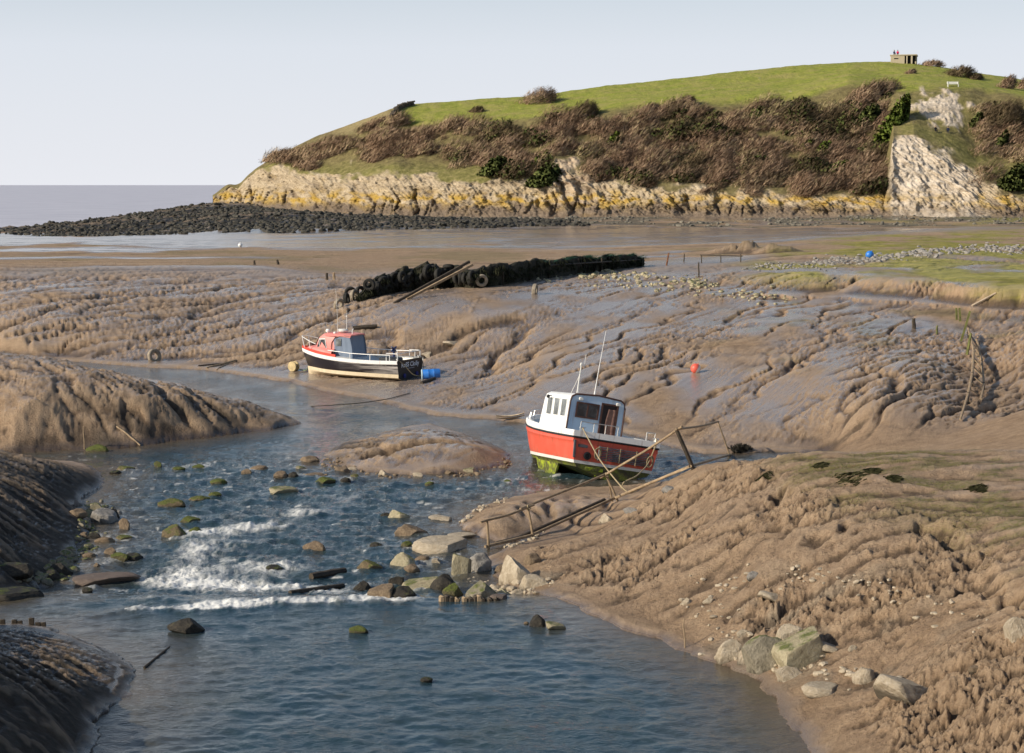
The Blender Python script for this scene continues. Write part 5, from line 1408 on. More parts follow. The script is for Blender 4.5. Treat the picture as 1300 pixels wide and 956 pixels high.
m = MB(); m.grid([[(1.62 + .18 * v + .012 * math.sin(u * 26), (u * 2 - 1) * .76, .48 + .95 * v) for u in np.linspace(0, 1, 30)] for v in np.linspace(0, 1, 6)]); m.build('canopy_back', M_CANV, bb)
# trapezoid side windows with white frames and one bar
for sg in (1, -1):
    def wp(x, z, d=0): return (x, sg * (cbw(x) - .06 * (z - .56) / .9 + .008 + d), z)
    q_ = [wp(3.16, .80), wp(3.92, .80), wp(3.72, 1.24), wp(3.30, 1.27)]
    fm_ = MB(); fm_.tube(q_ + [q_[0]], .028, 6); fm_.tube([wp(3.74, .80), wp(3.64, 1.24)], .016, 5); w_ = fm_.build('window', M_WHITE, bb)
    MB().poly([Vector(p) - Vector((0, sg * .003, 0)) for p in q_]).build('pane', M_GLASS, w_)
m = MB(); m.poly([(4.06, -.40, 1.0), (4.06, .40, 1.0), (3.83, .46, 1.30), (3.83, -.46, 1.30)])
for vv in range(len(m.v)): m.v[vv] = (m.v[vv][0] + .02, m.v[vv][1], m.v[vv][2] + .012)
m.build('windscreen', M_GLASS, bb)
# roof gear
m = MB(); m.lathe([(.05, 0), (.05, .05), (.11, .06), (.12, .13), (.08, .18), (.01, .19)], (3.35, .35, 1.48), 'Z', 14); m.build('dome_light', M_WHITE, bb)
m = MB(); m.lathe([(.10, 0), (.10, .04), (.27, .05), (.29, .10), (.24, .15), (.01, .16)], (2.55, .12, 1.53), 'Z', 18); m.build('radar_dome', M_WHITE2, bb)
m = MB(); m.box((2.8, .55, 1.53), (.12, .16, .10), None, .02); m.build('horn', M_WHITE, bb)
m = MB(); m.tube([(1.85, .35, 1.5), (1.85, .35, 1.66), (1.83, .28, 1.72)], .022); m.build('vent_pipe', M_WHITE, bb)
m = MB(); m.tube([(2.72, .40, 1.52), (2.72, .40, 1.70)], .02, 6); m.tube([(2.72, .40, 1.7), (2.74, .42, 2.5), (2.80, .45, 3.35)], [.013, .010, .006], 6); m.build('aerial', M_WHITE2, bb)
m = MB(); m.tube([(2.38, .02, 1.6), (2.38, .02, 2.15)], .016, 6); m.ball((2.38, .02, 2.2), .045, 8); m.tube([(2.38, .02, 2.2), (2.38, .02, 2.45)], .008, 5); m.build('mast', M_WHITE2, bb)
# the cabin sits narrow and well forward
for ch in list(bb.children) + [g_ for c_ in bb.children for g_ in c_.children]:
    if ch.name.split('.')[0] in ('cabin', 'roof', 'side_trim', 'canopy_side', 'clear_panel', 'canopy_back', 'window', 'pane', 'windscreen', 'dome_light', 'radar_dome', 'horn', 'vent_pipe', 'aerial', 'mast') and ch.parent is not None and (ch.parent == bb or ch.parent.parent == bb):
        for v in ch.data.vertices:
            v.co = (2.32 + (v.co.x - 1.62) * .76, v.co.y * .68, v.co.z if v.co.z < .56 else .56 + (v.co.z - .56) * .95)
# rails
for sg in (1, -1):
    m = MB(); xs_ = [.35, 1.2, 2.1, 3.2]
    for x in xs_[:-1]:
        yg, zg, _ = lerp_tab(BTB, x); m.tube([(x, sg * (yg - .03), zg - .01), (x, sg * (yg - .03), zg + .22)], .014, 6)
    m.tube([(x, sg * (lerp_tab(BTB, x)[0] - .03), lerp_tab(BTB, x)[1] + .22) for x in xs_] , .015, 6); m.build('guard_rail', M_WHITE, bb)
m = MB()
for y in (.85, -.85): m.tube([(.06, y, .58), (.06, y, .86)], .016, 6); m.tube([(.06, y, .86), (.55, y * 1.02, .86), (.55, y * 1.02, .56)], .016, 6)
m.tube([(.06, -.85, .86), (.06, .85, .86)], .016, 6); m.build('stern_rail', M_WHITE, bb)
m = MB()
for sg in (1, -1):
    m.tube([(4.75, sg * .20, .76), (4.86, sg * .22, 1.22)], .016, 6); m.tube([(4.30, sg * .46, .72), (4.38, sg * .46, 1.10)], .016, 6)
    m.tube([(4.0, sg * .56, 1.02), (4.38, sg * .46, 1.12), (4.86, sg * .22, 1.24), (5.02, 0, 1.26)], .014, 6)
m.build('bow_rail', M_WHITE, bb)
m = MB(); m.box((4.55, .0, .88), (.28, .2, .2), None, .04); m.tube([(4.5, -.16, .92), (4.5, .16, .92)], .07, 10); m.build('anchor_winch', M_TEAK, bb)
m = MB(); m.tube([(.95, -.35, .45), (.95, -.35, .95)], .05, 8); m.tube([(.95, -.52, .98), (.95, -.18, .82)], .035, 6); m.tube([(.95, -.18, 1.0), (.95, -.52, .80)], .035, 6); m.box((.95, -.35, .92), (.1, .12, .1), None, .02); m.build('pot_hauler', plain('navy metal', (.015, .03, .11), .45), bb)
m = MB(); m.box((.75, .2, .50), (.8, .55, .28), None, .04); m.build('engine_box', plain('dark grey cover', (.03, .032, .036), .6), bb)
for y in (.80, -.80):
    m = MB(); m.tube([(.10, y, .58), (.10, y, .67)], .022, 6); m.tube([(.10, y - .07, .66), (.10, y + .07, .66)], .016, 6); m.build('cleat', M_WHITE, bb)
def bb_w(x, y, z): return bb.matrix_basis @ Vector((x, y, z))
# ================================================================== rocks
def ico(sub):
    import bmesh as _b
    bm = _b.new(); _b.ops.create_icosphere(bm, subdivisions=sub, radius=1.0)
    V = np.array([v.co[:] for v in bm.verts]); Fc = np.array([[v.index for v in f.verts] for f in bm.faces]); bm.free(); return V, Fc
IV, IF = ico(4); IV3, IF3 = ico(2)
def n3(V, sc, seed, o=3):
    return fbm(V[:, 0] * sc + V[:, 2] * sc * .7 + 11, V[:, 1] * sc - V[:, 2] * sc * .6 + 5, o, seed) + fbm(V[:, 2] * sc + 3, V[:, 0] * sc * .6 - V[:, 1] * sc * .8, o, seed + 91)
def rock_verts(seed, style, IV=IV):
    r_ = np.random.default_rng(seed); V = IV.copy()
    if style in ('a', 'b', 's'):                          # angular: cut by planes
        k = {'a': 11, 'b': 7, 's': 6}[style]
        V = V * 1.35
        N_ = r_.normal(0, 1, (k, 3)); N_ /= np.linalg.norm(N_, axis=1)[:, None]
        if style == 'b': N_ = np.concatenate([np.eye(3), -np.eye(3), N_[:3]]) + r_.normal(0, .12, (9, 3)); N_ /= np.linalg.norm(N_, axis=1)[:, None]
        if style == 's': N_ = np.concatenate([[[0, 0, 1], [0, 0, -1]], N_]); 
        for q_, nn in enumerate(N_):
            dd = r_.uniform(.68, .95)
            ex = np.maximum(V @ nn - dd, 0); V = V - ex[:, None] * nn * .96
        V = V * (1 + .045 * n3(V, 2.2, seed)[:, None]) + .02 * n3(V, 7, seed + 1)[:, None] * V
    else:
        V = V * (1 + .22 * n3(V, .9, seed)[:, None])
        N_ = r_.normal(0, 1, (7, 3)); N_ /= np.linalg.norm(N_, axis=1)[:, None]
        for nn in N_:
            ex = np.maximum(V @ nn - r_.uniform(.62, .85), 0); V = V - ex[:, None] * nn * .85
        V = V * (1 + .08 * n3(V, 2.6, seed + 1)[:, None] + .04 * n3(V, 7, seed + 2)[:, None])
    V /= np.abs(V).max(axis=0)
    return V
def rock_mat(name, stops, moss=0.0, mossc=((.03, .042, .008), (.14, .165, .02)), wetline=True):
    n = NT(name); P = n.objc(); G = n.n('ShaderNodeNewGeometry')
    a = n.noise(P, 1.6, 6, .68); b2 = n.noise(P, 7, 5, .7)
    f_ = n.mix(.45, a, b2)
    v = n.ramp(f_, stops)
    sp = n.n('ShaderNodeSeparateXYZ'); n.L(G.outputs['Normal'], sp.inputs[0]); so = n.n('ShaderNodeSeparateXYZ'); n.L(P, so.inputs[0])
    if moss > 0:
        mk = n.math('ADD', n.math('MULTIPLY', sp.outputs['Z'], .45), n.math('MULTIPLY', a, .9))
        mk = n.math('MULTIPLY', n.ramp(mk, [(.88 - .34 * moss, 0.0), (1.0 - .30 * moss, 1.0)]), .9)
        v = n.mix(mk, v, n.ramp(b2, [(.3, mossc[0]), (.7, mossc[1])]))
    if wetline:
        wl_ = n.ramp(n.math('ADD', n.math('MULTIPLY', so.outputs['Z'], .5), n.math('ADD', n.math('MULTIPLY', a, .3), .30)), [(.28, 1.0), (.46, 0.0)])
        v = n.mix(n.math('MULTIPLY', wl_, .8), v, (.035, .028, .018))
    n.done(v, .72, n.bump(f_, .12, .7), .35)
    return n.m
RM = {
 'pale': rock_mat('pale limestone', [(.3, (.22, .17, .11)), (.5, (.42, .35, .25)), (.7, (.56, .49, .38))]),
 'palem': rock_mat('pale mossy limestone', [(.3, (.20, .16, .10)), (.5, (.38, .33, .21)), (.7, (.50, .44, .31))], .30),
 'grey': rock_mat('grey stone', [(.3, (.13, .12, .105)), (.5, (.27, .25, .22)), (.7, (.40, .38, .34))]),
 'greym': rock_mat('grey mossy stone', [(.3, (.10, .09, .06)), (.5, (.24, .21, .15)), (.7, (.36, .32, .24))], .5),
 'brown': rock_mat('brown stone', [(.3, (.08, .055, .035)), (.5, (.20, .145, .09)), (.7, (.34, .26, .17))]),
 'brownm': rock_mat('brown mossy stone', [(.3, (.06, .045, .025)), (.5, (.16, .12, .065)), (.7, (.28, .22, .12))], .55),
 'dark': rock_mat('dark wet stone', [(.3, (.010, .010, .009)), (.5, (.035, .030, .022)), (.75, (.12, .10, .07))], .12),
 'moss': rock_mat('bright mossy stone', [(.3, (.03, .03, .012)), (.5, (.10, .085, .04)), (.75, (.25, .2, .11))], 1.15),
 'slab': rock_mat('brown flat slab', [(.3, (.085, .062, .048)), (.5, (.15, .115, .092)), (.7, (.23, .18, .145))], 0, wetline=False),
}
RMESH = {}
def rock_mesh(style, seed, mt):
    k = (style, seed, mt)
    if k not in RMESH:
        me = np_mesh('rock', rock_verts(seed * 13 + ord(style[0]), style), IF, True, True)
        me.set_sharp_from_angle(angle=R(32 if style != 'r' else 40))
        me.materials.append(RM[mt]); RMESH[k] = me
    return RMESH[k]
rr = np.random.default_rng(99)
for k, (px, py, w, h, st, mt, tilt, lab, wh) in enumerate(ROCKS):
    if wh == W:
        p = wat(px, py); base = float(wl_Y(np.array(p.y)))
    else:
        p = gnd(px, py); base = p.z
    s = p.y / F * 1.0
    wx, hz_ = w * s * .5, h * s * (1.02 if st != 's' else .85)
    dy_ = min(wx * .85, .5 * h * s * 3.2) if st == 's' else wx * rr.uniform(.7, .9)
    if st == 's': hz_ = max(.10, h * s * .62)
    up_ = hz_ * (.62 if wh == W else .72)
    o = link('rock', rock_mesh(st, k % 7 if st != 's' else k % 4, mt))
    o.location = (p.x, p.y + dy_ * .55, base + up_ - hz_ * .62 + (.02 if wh == W else -.03))
    big_ = ({'a': 1.5, 'b': 1.12}.get(st, 1.25) if wh != W else 1.15)
    o.scale = (wx * 1.06 * big_, dy_ * big_, hz_ * .66 * big_ * (1.1 if wh != W else 1))
    o.rotation_euler = (rr.uniform(-.1, .1), tilt + rr.uniform(-.08, .08), rr.uniform(-.25, .25))
    tag(o, lab, 'rock', 'rocks in and beside the stream')

# rubble too small to count: island edge, shore, reef, shingle, marsh
def rubble(name, spots, mat, lab, seed):
    r_ = np.random.default_rng(seed); Vs = []; Fs = []; off = 0
    vs = [rock_verts(seed * 7 + i, 'a' if i % 2 else 'r', IV3) for i in range(6)]
    for (x, y, z, s) in spots:
        v = vs[r_.integers(6)].copy(); a = r_.uniform(0, 6.28); ca, sa = math.cos(a), math.sin(a)
        v = v * np.array([s * r_.uniform(.7, 1.3), s * r_.uniform(.7, 1.2), s * r_.uniform(.45, .8)])
        v = np.stack([v[:, 0] * ca - v[:, 1] * sa + x, v[:, 0] * sa + v[:, 1] * ca + y, v[:, 2] + z + s * .15], -1)
        Vs.append(v); Fs.append(IF3 + off); off += len(v)
    me = np_mesh(name, np.concatenate(Vs), np.concatenate(Fs), False); me.materials.append(mat)
    o = link(name, me); return tag(o, lab, 'stones', kind='stuff')
def along(pts, nn, spread, s0, s1, r_, water=False):
    out = []
    for _ in range(nn):
        k = r_.uniform(0, len(pts) - 1.001); i = int(k); f_ = k - i
        px = pts[i][0] * (1 - f_) + pts[i + 1][0] * f_ + r_.normal(0, spread); py = pts[i][1] * (1 - f_) + pts[i + 1][1] * f_ + r_.normal(0, spread * .3)
        p = wat(px, py) if water else gnd(px, py)
        z = gz(p.x, p.y) if not water else max(float(wl_Y(np.array(p.y))) - .02, gz(p.x, p.y))
        out.append((p.x, p.y, z, float(np.exp(r_.uniform(math.log(s0), math.log(s1))))))
    return out
r_ = np.random.default_rng(31)
rubble('stones', along([(420, 590), (440, 597), (480, 603), (520, 606), (560, 606), (600, 602), (635, 594), (648, 585)], 120, 4, .03, .11, r_, True) + along([(380, 600), (430, 585), (410, 600)], 30, 8, .04, .11, r_, True), RM['brown'], 'small stones along the waterline of the mud island', 1)
rubble('stones', along([(585, 668), (610, 650), (640, 637)], 26, 4, .04, .10, r_, True) + along([(590, 725), (620, 745), (650, 752), (610, 757)], 60, 8, .04, .12, r_, True) + along([(640, 700), (670, 690), (690, 680)], 24, 5, .04, .10, r_, True), RM['pale'], 'small pale stones between the weir and the handrail', 2)
rubble('stones', along([(128, 640), (105, 660), (118, 690), (90, 712), (70, 730), (30, 750)], 190, 9, .04, .15, r_, True), RM['greym'], 'small stones along the left dark shore', 3)
rubble('stones', along([(640, 735), (690, 740), (660, 755)], 60, 10, .03, .09, r_) + along([(880, 760), (940, 800), (960, 830), (1010, 850), (1070, 850), (1120, 880)], 90, 22, .03, .09, r_) + along([(900, 740), (980, 740), (1050, 720), (1150, 760), (1250, 800)], 70, 25, .025, .07, r_), RM['pale'], 'scattered pale stones in the face of the right bank', 4)
rubble('stones', along([(640, 352), (700, 350), (760, 348), (820, 352), (880, 360), (900, 364)], 240, 10, .08, .24, r_) + along([(760, 362), (830, 362), (930, 372), (1000, 378)], 120, 14, .06, .18, r_), RM['palem'], 'rubble spilling from the tyre wall across the mud', 5)
rubble('stones', along([(1040, 333), (1100, 330), (1150, 324), (1200, 318), (1260, 316), (1300, 318)], 420, 9, .08, .24, r_) + along([(950, 340), (1000, 338), (1060, 336)], 120, 9, .06, .18, r_), RM['grey'], 'grey stones strewn over the saltmarsh edge', 6)
# black reef stones
sp_ = []
rf_ids = np.argwhere((reef > .25) & (GX > -95))
for q_ in r_.choice(len(rf_ids), 6500):
    a, b_ = rf_ids[q_]; sp_.append((float(GX[a, b_]) + r_.normal(0, .3), float(GY[a, b_]) + r_.normal(0, .5), float(Z[a, b_]), float(np.exp(r_.uniform(math.log(.13), math.log(.62))))))
rubble('reef_stones', sp_, rock_mat('black reef stone', [(.3, (.012, .012, .011)), (.52, (.05, .046, .034)), (.68, (.16, .14, .10)), (.8, (.26, .23, .17))], 0, wetline=False), 'black weed covered boulders of the reef below the headland', 7)
sp_ = []
sh_ids = np.argwhere((shingle > .5) & (GX > -60) & (GY > 270))
for q_ in r_.choice(len(sh_ids), 2600):
    a, b_ = sh_ids[q_]; sp_.append((float(GX[a, b_]) + r_.normal(0, .3), float(GY[a, b_]) + r_.normal(0, .5), float(Z[a, b_]), float(np.exp(r_.uniform(math.log(.14), math.log(.45))))))
rubble('shingle_stones', sp_, rock_mat('shingle stone', [(.3, (.06, .055, .045)), (.55, (.19, .17, .13)), (.75, (.38, .34, .27))], 0, wetline=False), 'shingle and boulders along the foot of the cliffs', 8)
# ================================================================== small things on the mud
M_WOOD = plain('weathered timber', (.30, .22, .135), .85, 0, .4)
M_WOODD = plain('dark wet timber', (.055, .042, .028), .75, 0, .5)
M_WOODG = plain('weedy timber', (.13, .135, .04), .85, 0, .5)
M_TYRE = plain('old tyre rubber', (.020, .019, .016), .85, 0, .6)
M_TYREP = plain('silted tyre', (.26, .22, .165), .9, 0, .4)
M_RUST = plain('rusty steel', (.16, .065, .03), .8, 0, .5)
M_PALEP = plain('bleached plank', (.50, .40, .28), .8, 0, .3)
def lift(px, py, Y): return atY(px, py, Y)
def obj_at(mb, name, origin, mat, parent=None, ang=38):
    """mesh built in world coordinates, re-based on its own origin"""
    o_ = Vector(origin); mb.v = [tuple(Vector(p) - o_) for p in mb.v]
    ob = mb.build(name, mat, parent, ang); ob.location = o_; return ob
def stick(name, px0, py0, px1, py1, r0, r1, mat, lab, cat, grp=None, sink=.25, square=False):
    """upright or leaning stake: foot on the ground at (px0, py0), head at (px1, py1) in the same depth"""
    p = gnd(px0, py0); t = lift(px1, py1, p.y + .02 * (p.z * 0 + 1))
    d = (t - p).normalized(); m = MB()
    if square: m.tube([p - d * sink, p + (t - p) * .5 + Vector((.006, 0, 0)), t], [r0, (r0 + r1) / 2, r1], 4)
    else: m.tube([p - d * sink, p + (t - p) * .33 + Vector((.012, .0, 0)), p + (t - p) * .7 - Vector((.010, 0, 0)), t], [r0, r0 * .96, r1 * 1.05, r1], 7)
    return tag(obj_at(m, name, p, mat), lab, cat, grp)
def lying(name, px0, py0, px1, py1, r, mat, lab, cat, lift_=.0, water=False, n=7, sag=0):
    f_ = wat if water else gnd
    a, b_ = f_(px0, py0), f_(px1, py1); m = MB(); pts = []
    for k in range(6):
        t = k / 5; p = a.lerp(b_, t); z = (float(wl_Y(np.array(p.y))) if water else max(gz(p.x, p.y), 0)); z = max(z, a.z + (b_.z - a.z) * t)
        pts.append(Vector((p.x, p.y, z + r * .5 + lift_ - sag * math.sin(math.pi * t))))
    m.tube(pts, [r, r * 1.08, r * .98, r * 1.04, r * .92, r * .85], n)
    return tag(obj_at(m, name, a, mat), lab, cat)

# ---- handrail down the right bank
hr = empty('handrail', gnd(677, 684), (0, 0, 0), 'old pole handrail on leaning posts running down the right bank past the red boat', 'handrail')
def hp(mb, name, mat):
    mb.v = [tuple(Vector(p) - hr.location) for p in mb.v]; return mb.build(name, mat, hr)
feet = {'a': wat(620, 698), 'b': gnd(677, 684), 'c': gnd(784, 636), 'd': gnd(880, 596), 'e': gnd(927, 581)}
tops = {'a': (618.2, 661), 'b': (669.9, 644), 'c': (769, 603), 'd': (858.9, 546), 'e': (911.5, 536)}
TP = {k: lift(tops[k][0], tops[k][1], feet[k].y) for k in feet}
for k, r_0 in (('a', .035), ('b', .035), ('c', .035), ('d', .06), ('e', .032)):
    m = MB(); f_ = feet[k]; d = (TP[k] - f_).normalized()
    m.tube([f_ - d * .3, f_ + (TP[k] - f_) * .5 + Vector((.01, 0, 0)), TP[k] + d * .04], [r_0, r_0 * .95, r_0 * .85], 7); hp(m, 'post', M_WOODD if k == 'd' else M_WOOD)
m = MB(); c2 = gnd(779, 636); m.tube([c2 - Vector((0, 0, .2)), lift(772, 606, feet['c'].y)], .025, 6); hp(m, 'brace', M_WOOD)
def railpts(a, b_, n_=6): return [TP[a].lerp(TP[b_], t) + Vector((0, 0, .012 * math.sin(5 * t + a.__hash__() % 3) - .02 * math.sin(math.pi * t))) for t in np.linspace(0, 1, n_)]
for (a, b_) in (('a', 'b'), ('b', 'c'), ('c', 'd'), ('d', 'e')):
    m = MB(); pts = railpts(a, b_); dd = (pts[-1] - pts[0]).normalized() * .25
    if a == 'b': pts = [p + Vector((-.05, -.03, .02)) for p in pts]
    if a == 'd': pts = [p + Vector((.0, 0.0, .012)) for p in pts]
    m.tube([pts[0] - dd] + pts + [pts[-1] + dd], .032, 7); hp(m, 'rail', M_WOOD)
m = MB(); pts = []
for (a, b_) in (('a', 'b'), ('b', 'c'), ('c', 'd'), ('d', 'e')):
    for t in np.linspace(0, 1, 5)[:-1]:
        p = feet[a].lerp(feet[b_], t); pts.append(Vector((p.x - .08, p.y - .06, max(p.z, gz(p.x, p.y)) + .09)))
pts.append(feet['e'] + Vector((0, 0, .1))); m.tube(pts, .038, 7); hp(m, 'bottom_rail', M_WOOD)
m = MB(); m.tube([p + Vector((-.28, -.18, -.02)) for p in pts[2:9]], .05, 7); hp(m, 'bottom_board', M_WOODD)
for k in 'bc': m = MB(); m.torus(TP[k], .05, .018, 'X', 14, 6); m.torus(TP[k] + Vector((.03, 0, -.03)), .05, .018, 'Z', 14, 6); hp(m, 'lashing', M_ROPE)
# heap of dark weed and rope at the rail head
hv = gnd(938, 571)
V = twig_cloud(hv.x, hv.y, hv.z - .05, .36, .3, .22, 420, np.random.default_rng(3), (.2, 0, .2), (.08, .22), (.012, .03), False)
V = V - np.array(hv)[None]
o = link('weed_heap', bush_mesh('weed_heap', V, plain('black weed', (.025, .022, .015), .8))); o.location = hv; tag(o, 'black heap of weed and rope at the top end of the handrail', 'weed')
M_BWEED = scrub_mat('blackish weed', [(.3, (.02, .02, .010)), (.6, (.06, .058, .025)), (.8, (.13, .12, .05))], .8)
# black weed patches on the right bank top
for i, (px, py, w) in enumerate([(1080, 604, 46), (1108, 598, 22), (1042, 590, 18), (1135, 608, 20), (1240, 622, 26), (970, 603, 20)]):
    p = gnd(px, py); s = p.y / F
    V = twig_cloud(0, 0, .0, w * s * .5, w * s * .8, .03, 190, np.random.default_rng(40 + i), (2.2, .5, .0), (.06, .16), (.008, .02))
    V[:, 2] += np.array([gz(p.x + a, p.y + b_) - p.z for a, b_ in V[:, :2]])
    o = link('weed_patch', bush_mesh('weed_patch', V, M_BWEED)); o.location = p
    tag(o, 'dark weed patch lying on the flat top of the right bank', 'weed', 'weed patches on the right bank')

# ---- buoys and floats
def buoy_ball(px, py, r, lab, m1, m2):
    p = gnd(px, py); e_ = empty('buoy', p + Vector((0, 0, r * .82)), (R(20), R(25), 0), lab, 'buoy')
    m = MB(); m.lathe([(max(r * math.sin(math.pi * i / 12), .01), -r * math.cos(math.pi * i / 12)) for i in range(13)], (0, 0, 0), 'Z', 20); m.build('float', m1, e_)
    m = MB(); m.lathe([(r * 1.006 * math.sin(math.pi * i / 12), -r * 1.006 * math.cos(math.pi * i / 12)) for i in range(7, 11)], (0, 0, 0), 'X', 20) if m2 else None
    if m2: m.build('white_panel', m2, e_)
    m = MB(); m.torus((0, 0, r * 1.1), r * .16, r * .05, 'X', 12, 6); m.tube([(0, 0, r * .9), (0, 0, r * 1.02)], r * .12, 8); m.build('eye', m1, e_)
    return e_
buoy_ball(883, 473, .21, 'round orange and white buoy alone on the far mud slope', M_ORANGE, M_WHITE)
buoy_ball(1104, 328, .30, 'bright blue ball float lying on the saltmarsh stones', M_BLUE, None)
# spool buoy at the bow of the black boat
p = gnd(373, 471); e_ = empty('spool_buoy', p + Vector((0, 0, .22)), (0, 0, R(152)), 'cream spool shaped buoy on the mud off the black boat bow', 'buoy')
for d_ in (-.16, .08):
    m = MB(); m.lathe([(.01, 0), (.22, 0), (.245, .03), (.245, .06), (.22, .09), (.01, .09)], (0, d_, 0), 'Y', 22); m.build('flange', M_YEL, e_)
m = MB(); m.lathe([(.1, -.1), (.1, .1)], (0, 0, 0), 'Y', 14); m.build('drum', M_YEL, e_)
m = MB(); m.torus((0, .0, 0), .12, .03, 'Y', 18, 6); m.build('rope_turn', M_ROPEG, e_)
# blue barrel
p = gnd(547, 480); e_ = empty('barrel', p + Vector((0, 0, .19)), (R(4), R(-3), R(6)), 'blue plastic barrel with a pale lid lying at the black boat stern', 'barrel')
m = MB(); m.lathe([(.01, -.40), (.20, -.40), (.222, -.37), (.222, -.14), (.232, -.12), (.222, -.10), (.222, .12), (.232, .14), (.222, .16), (.222, .38), (.20, .42), (.01, .42)], (0, 0, 0), 'X', 24); m.build('body', M_BLUE, e_)
m = MB(); m.lathe([(.01, -.43), (.19, -.43), (.235, -.42), (.235, -.385), (.205, -.38)], (0, 0, 0), 'X', 24); m.build('lid', M_LBLUE, e_)
bar_p = e_.location.copy()
# ---- ropes
def rope(pts, r, lab, mat=M_ROPE):
    """sagging line through points"""
    m = MB(); P_ = []
    for i in range(len(pts) - 1):
        for t in np.linspace(0, 1, 7)[:-1]: P_.append(Vector(pts[i]).lerp(Vector(pts[i + 1]), t))
    P_.append(Vector(pts[-1]))
    for _ in range(3): P_ = [P_[0]] + [(P_[i - 1] + P_[i] * 2 + P_[i + 1]) / 4 for i in range(1, len(P_) - 1)] + [P_[-1]]
    m.tube(P_, r, 6); return tag(obj_at(m, 'mooring_rope', P_[0], mat), lab, 'rope', 'mooring ropes')
a_ = rb_w(.06, 1.05, zr_ + .08); b_ = gnd(795, 627)
rope([a_, rb_w(-.06, 1.0, zr_ - .05), a_.lerp(b_, .45) + Vector((-.05, -.05, -.12)), b_ + Vector((0, 0, .03)), b_ + Vector((.3, .2, .02))], .02, 'rope from the port stern cleat of the red boat down to the bank')
a_ = rb_w(.06, -1.22, zr_ + .08); b2_ = gnd(789, 622)
rope([a_, rb_w(-.08, -1.18, zr_ - .08), rb_w(-.14, -1.0, .25), lift(808, 605, b2_.y + .3), lift(791, 612, b2_.y), b2_ + Vector((0, 0, .03))], .02, 'slack rope from the starboard stern corner of the red boat')
rope([bb_w(.10, .80, .64), bb_w(-.1, .72, .5), bb_w(-.3, .3, .02), bb_w(-.5, -.2, -.08), bar_p + Vector((-.48, -.02, -.05))], .022, 'pale rope hanging from the black boat transom to the blue barrel')
rope([bb_w(.10, -.80, .64), bb_w(-.04, -.86, .5), bb_w(-.06, -.93, .15)], .02, 'short pale rope end at the far corner of the black transom')
rope([bb_w(4.7, .0, .1), gnd(389, 472) + Vector((0, 0, .04)), gnd(378, 470) + Vector((0, 0, .08))], .022, 'rope from the black boat bow to the spool buoy', M_ROPEG)
w0, w1, w2, w3 = gnd(362, 519), wat(400, 518.5), wat(455, 515), gnd(492, 508)
rope([w0 + Vector((0, 0, .05)), w1 + Vector((0, 0, .09)), w2 + Vector((0, 0, .09)), w3 + Vector((0, 0, .04)), gnd(520, 500) + Vector((0, 0, .03))], .018, 'dark rope stretched across the stream from mound to far shore', M_WOODD)

# ---- timbers, stakes, tyres
for a in [(395, 735, 438, 727, .09, M_WOODD, 'short waterlogged log above the white water', True), (368, 755, 436, 745, .06, M_WOODD, 'long dark log lying along the top of the foam', True),
          (262, 468, 300, 458, .05, M_WOOD, 'pale branch on the far shore left of the black boat', False), (252, 465, 283, 462, .04, M_WOODD, 'dark branch under the pale branch on the far shore', False), (275, 470, 290, 462, .03, M_WOOD, 'thin stick crossing the pale branch on the far shore', False),
          (448, 419, 479, 416, .14, M_WOODD, 'dark wet baulk on the mud behind the black boat', False), (148, 542, 178, 566, .03, M_WOOD, 'pale stick stuck down the face of the left mound', False),
          (1234, 389, 1264, 373, .055, M_PALEP, 'long bleached plank leaning against the marsh scarp', False), (1047, 362, 1060, 352, .03, M_WOOD, 'thin stick on the smooth scarp below the marsh', False),
          (183, 848, 215, 822, .02, M_WOODD, 'thin twig trailing in the water off the lower left bank', True), (535, 487, 552, 481, .07, M_WOODD, 'dark timber in the mud below the blue barrel', False)]:
    lying('driftwood', a[0], a[1], a[2], a[3], a[4], a[5], a[6], 'driftwood', water=a[7])
p = gnd(648, 532.5); m = MB()
rows = [[(u, .0 + .16 * math.sin(math.pi * max(0.02, min(.98, (u + .55) / 1.1))) * v, .10 + .07 * abs(u / .55) ** 2 + .05 * abs(v)) for v in np.linspace(-1, 1, 7)] for u in np.linspace(-.55, .55, 13)]
m.grid(rows); m.grid([[(x, y * .8, z - .08) for x, y, z in r_] for r_ in rows]); o = m.build('board', M_PALEP); o.location = p; o.rotation_euler = (0, R(-4), R(8)); tag(o, 'pale curved board stranded at the far waterline left of the red boat', 'board')
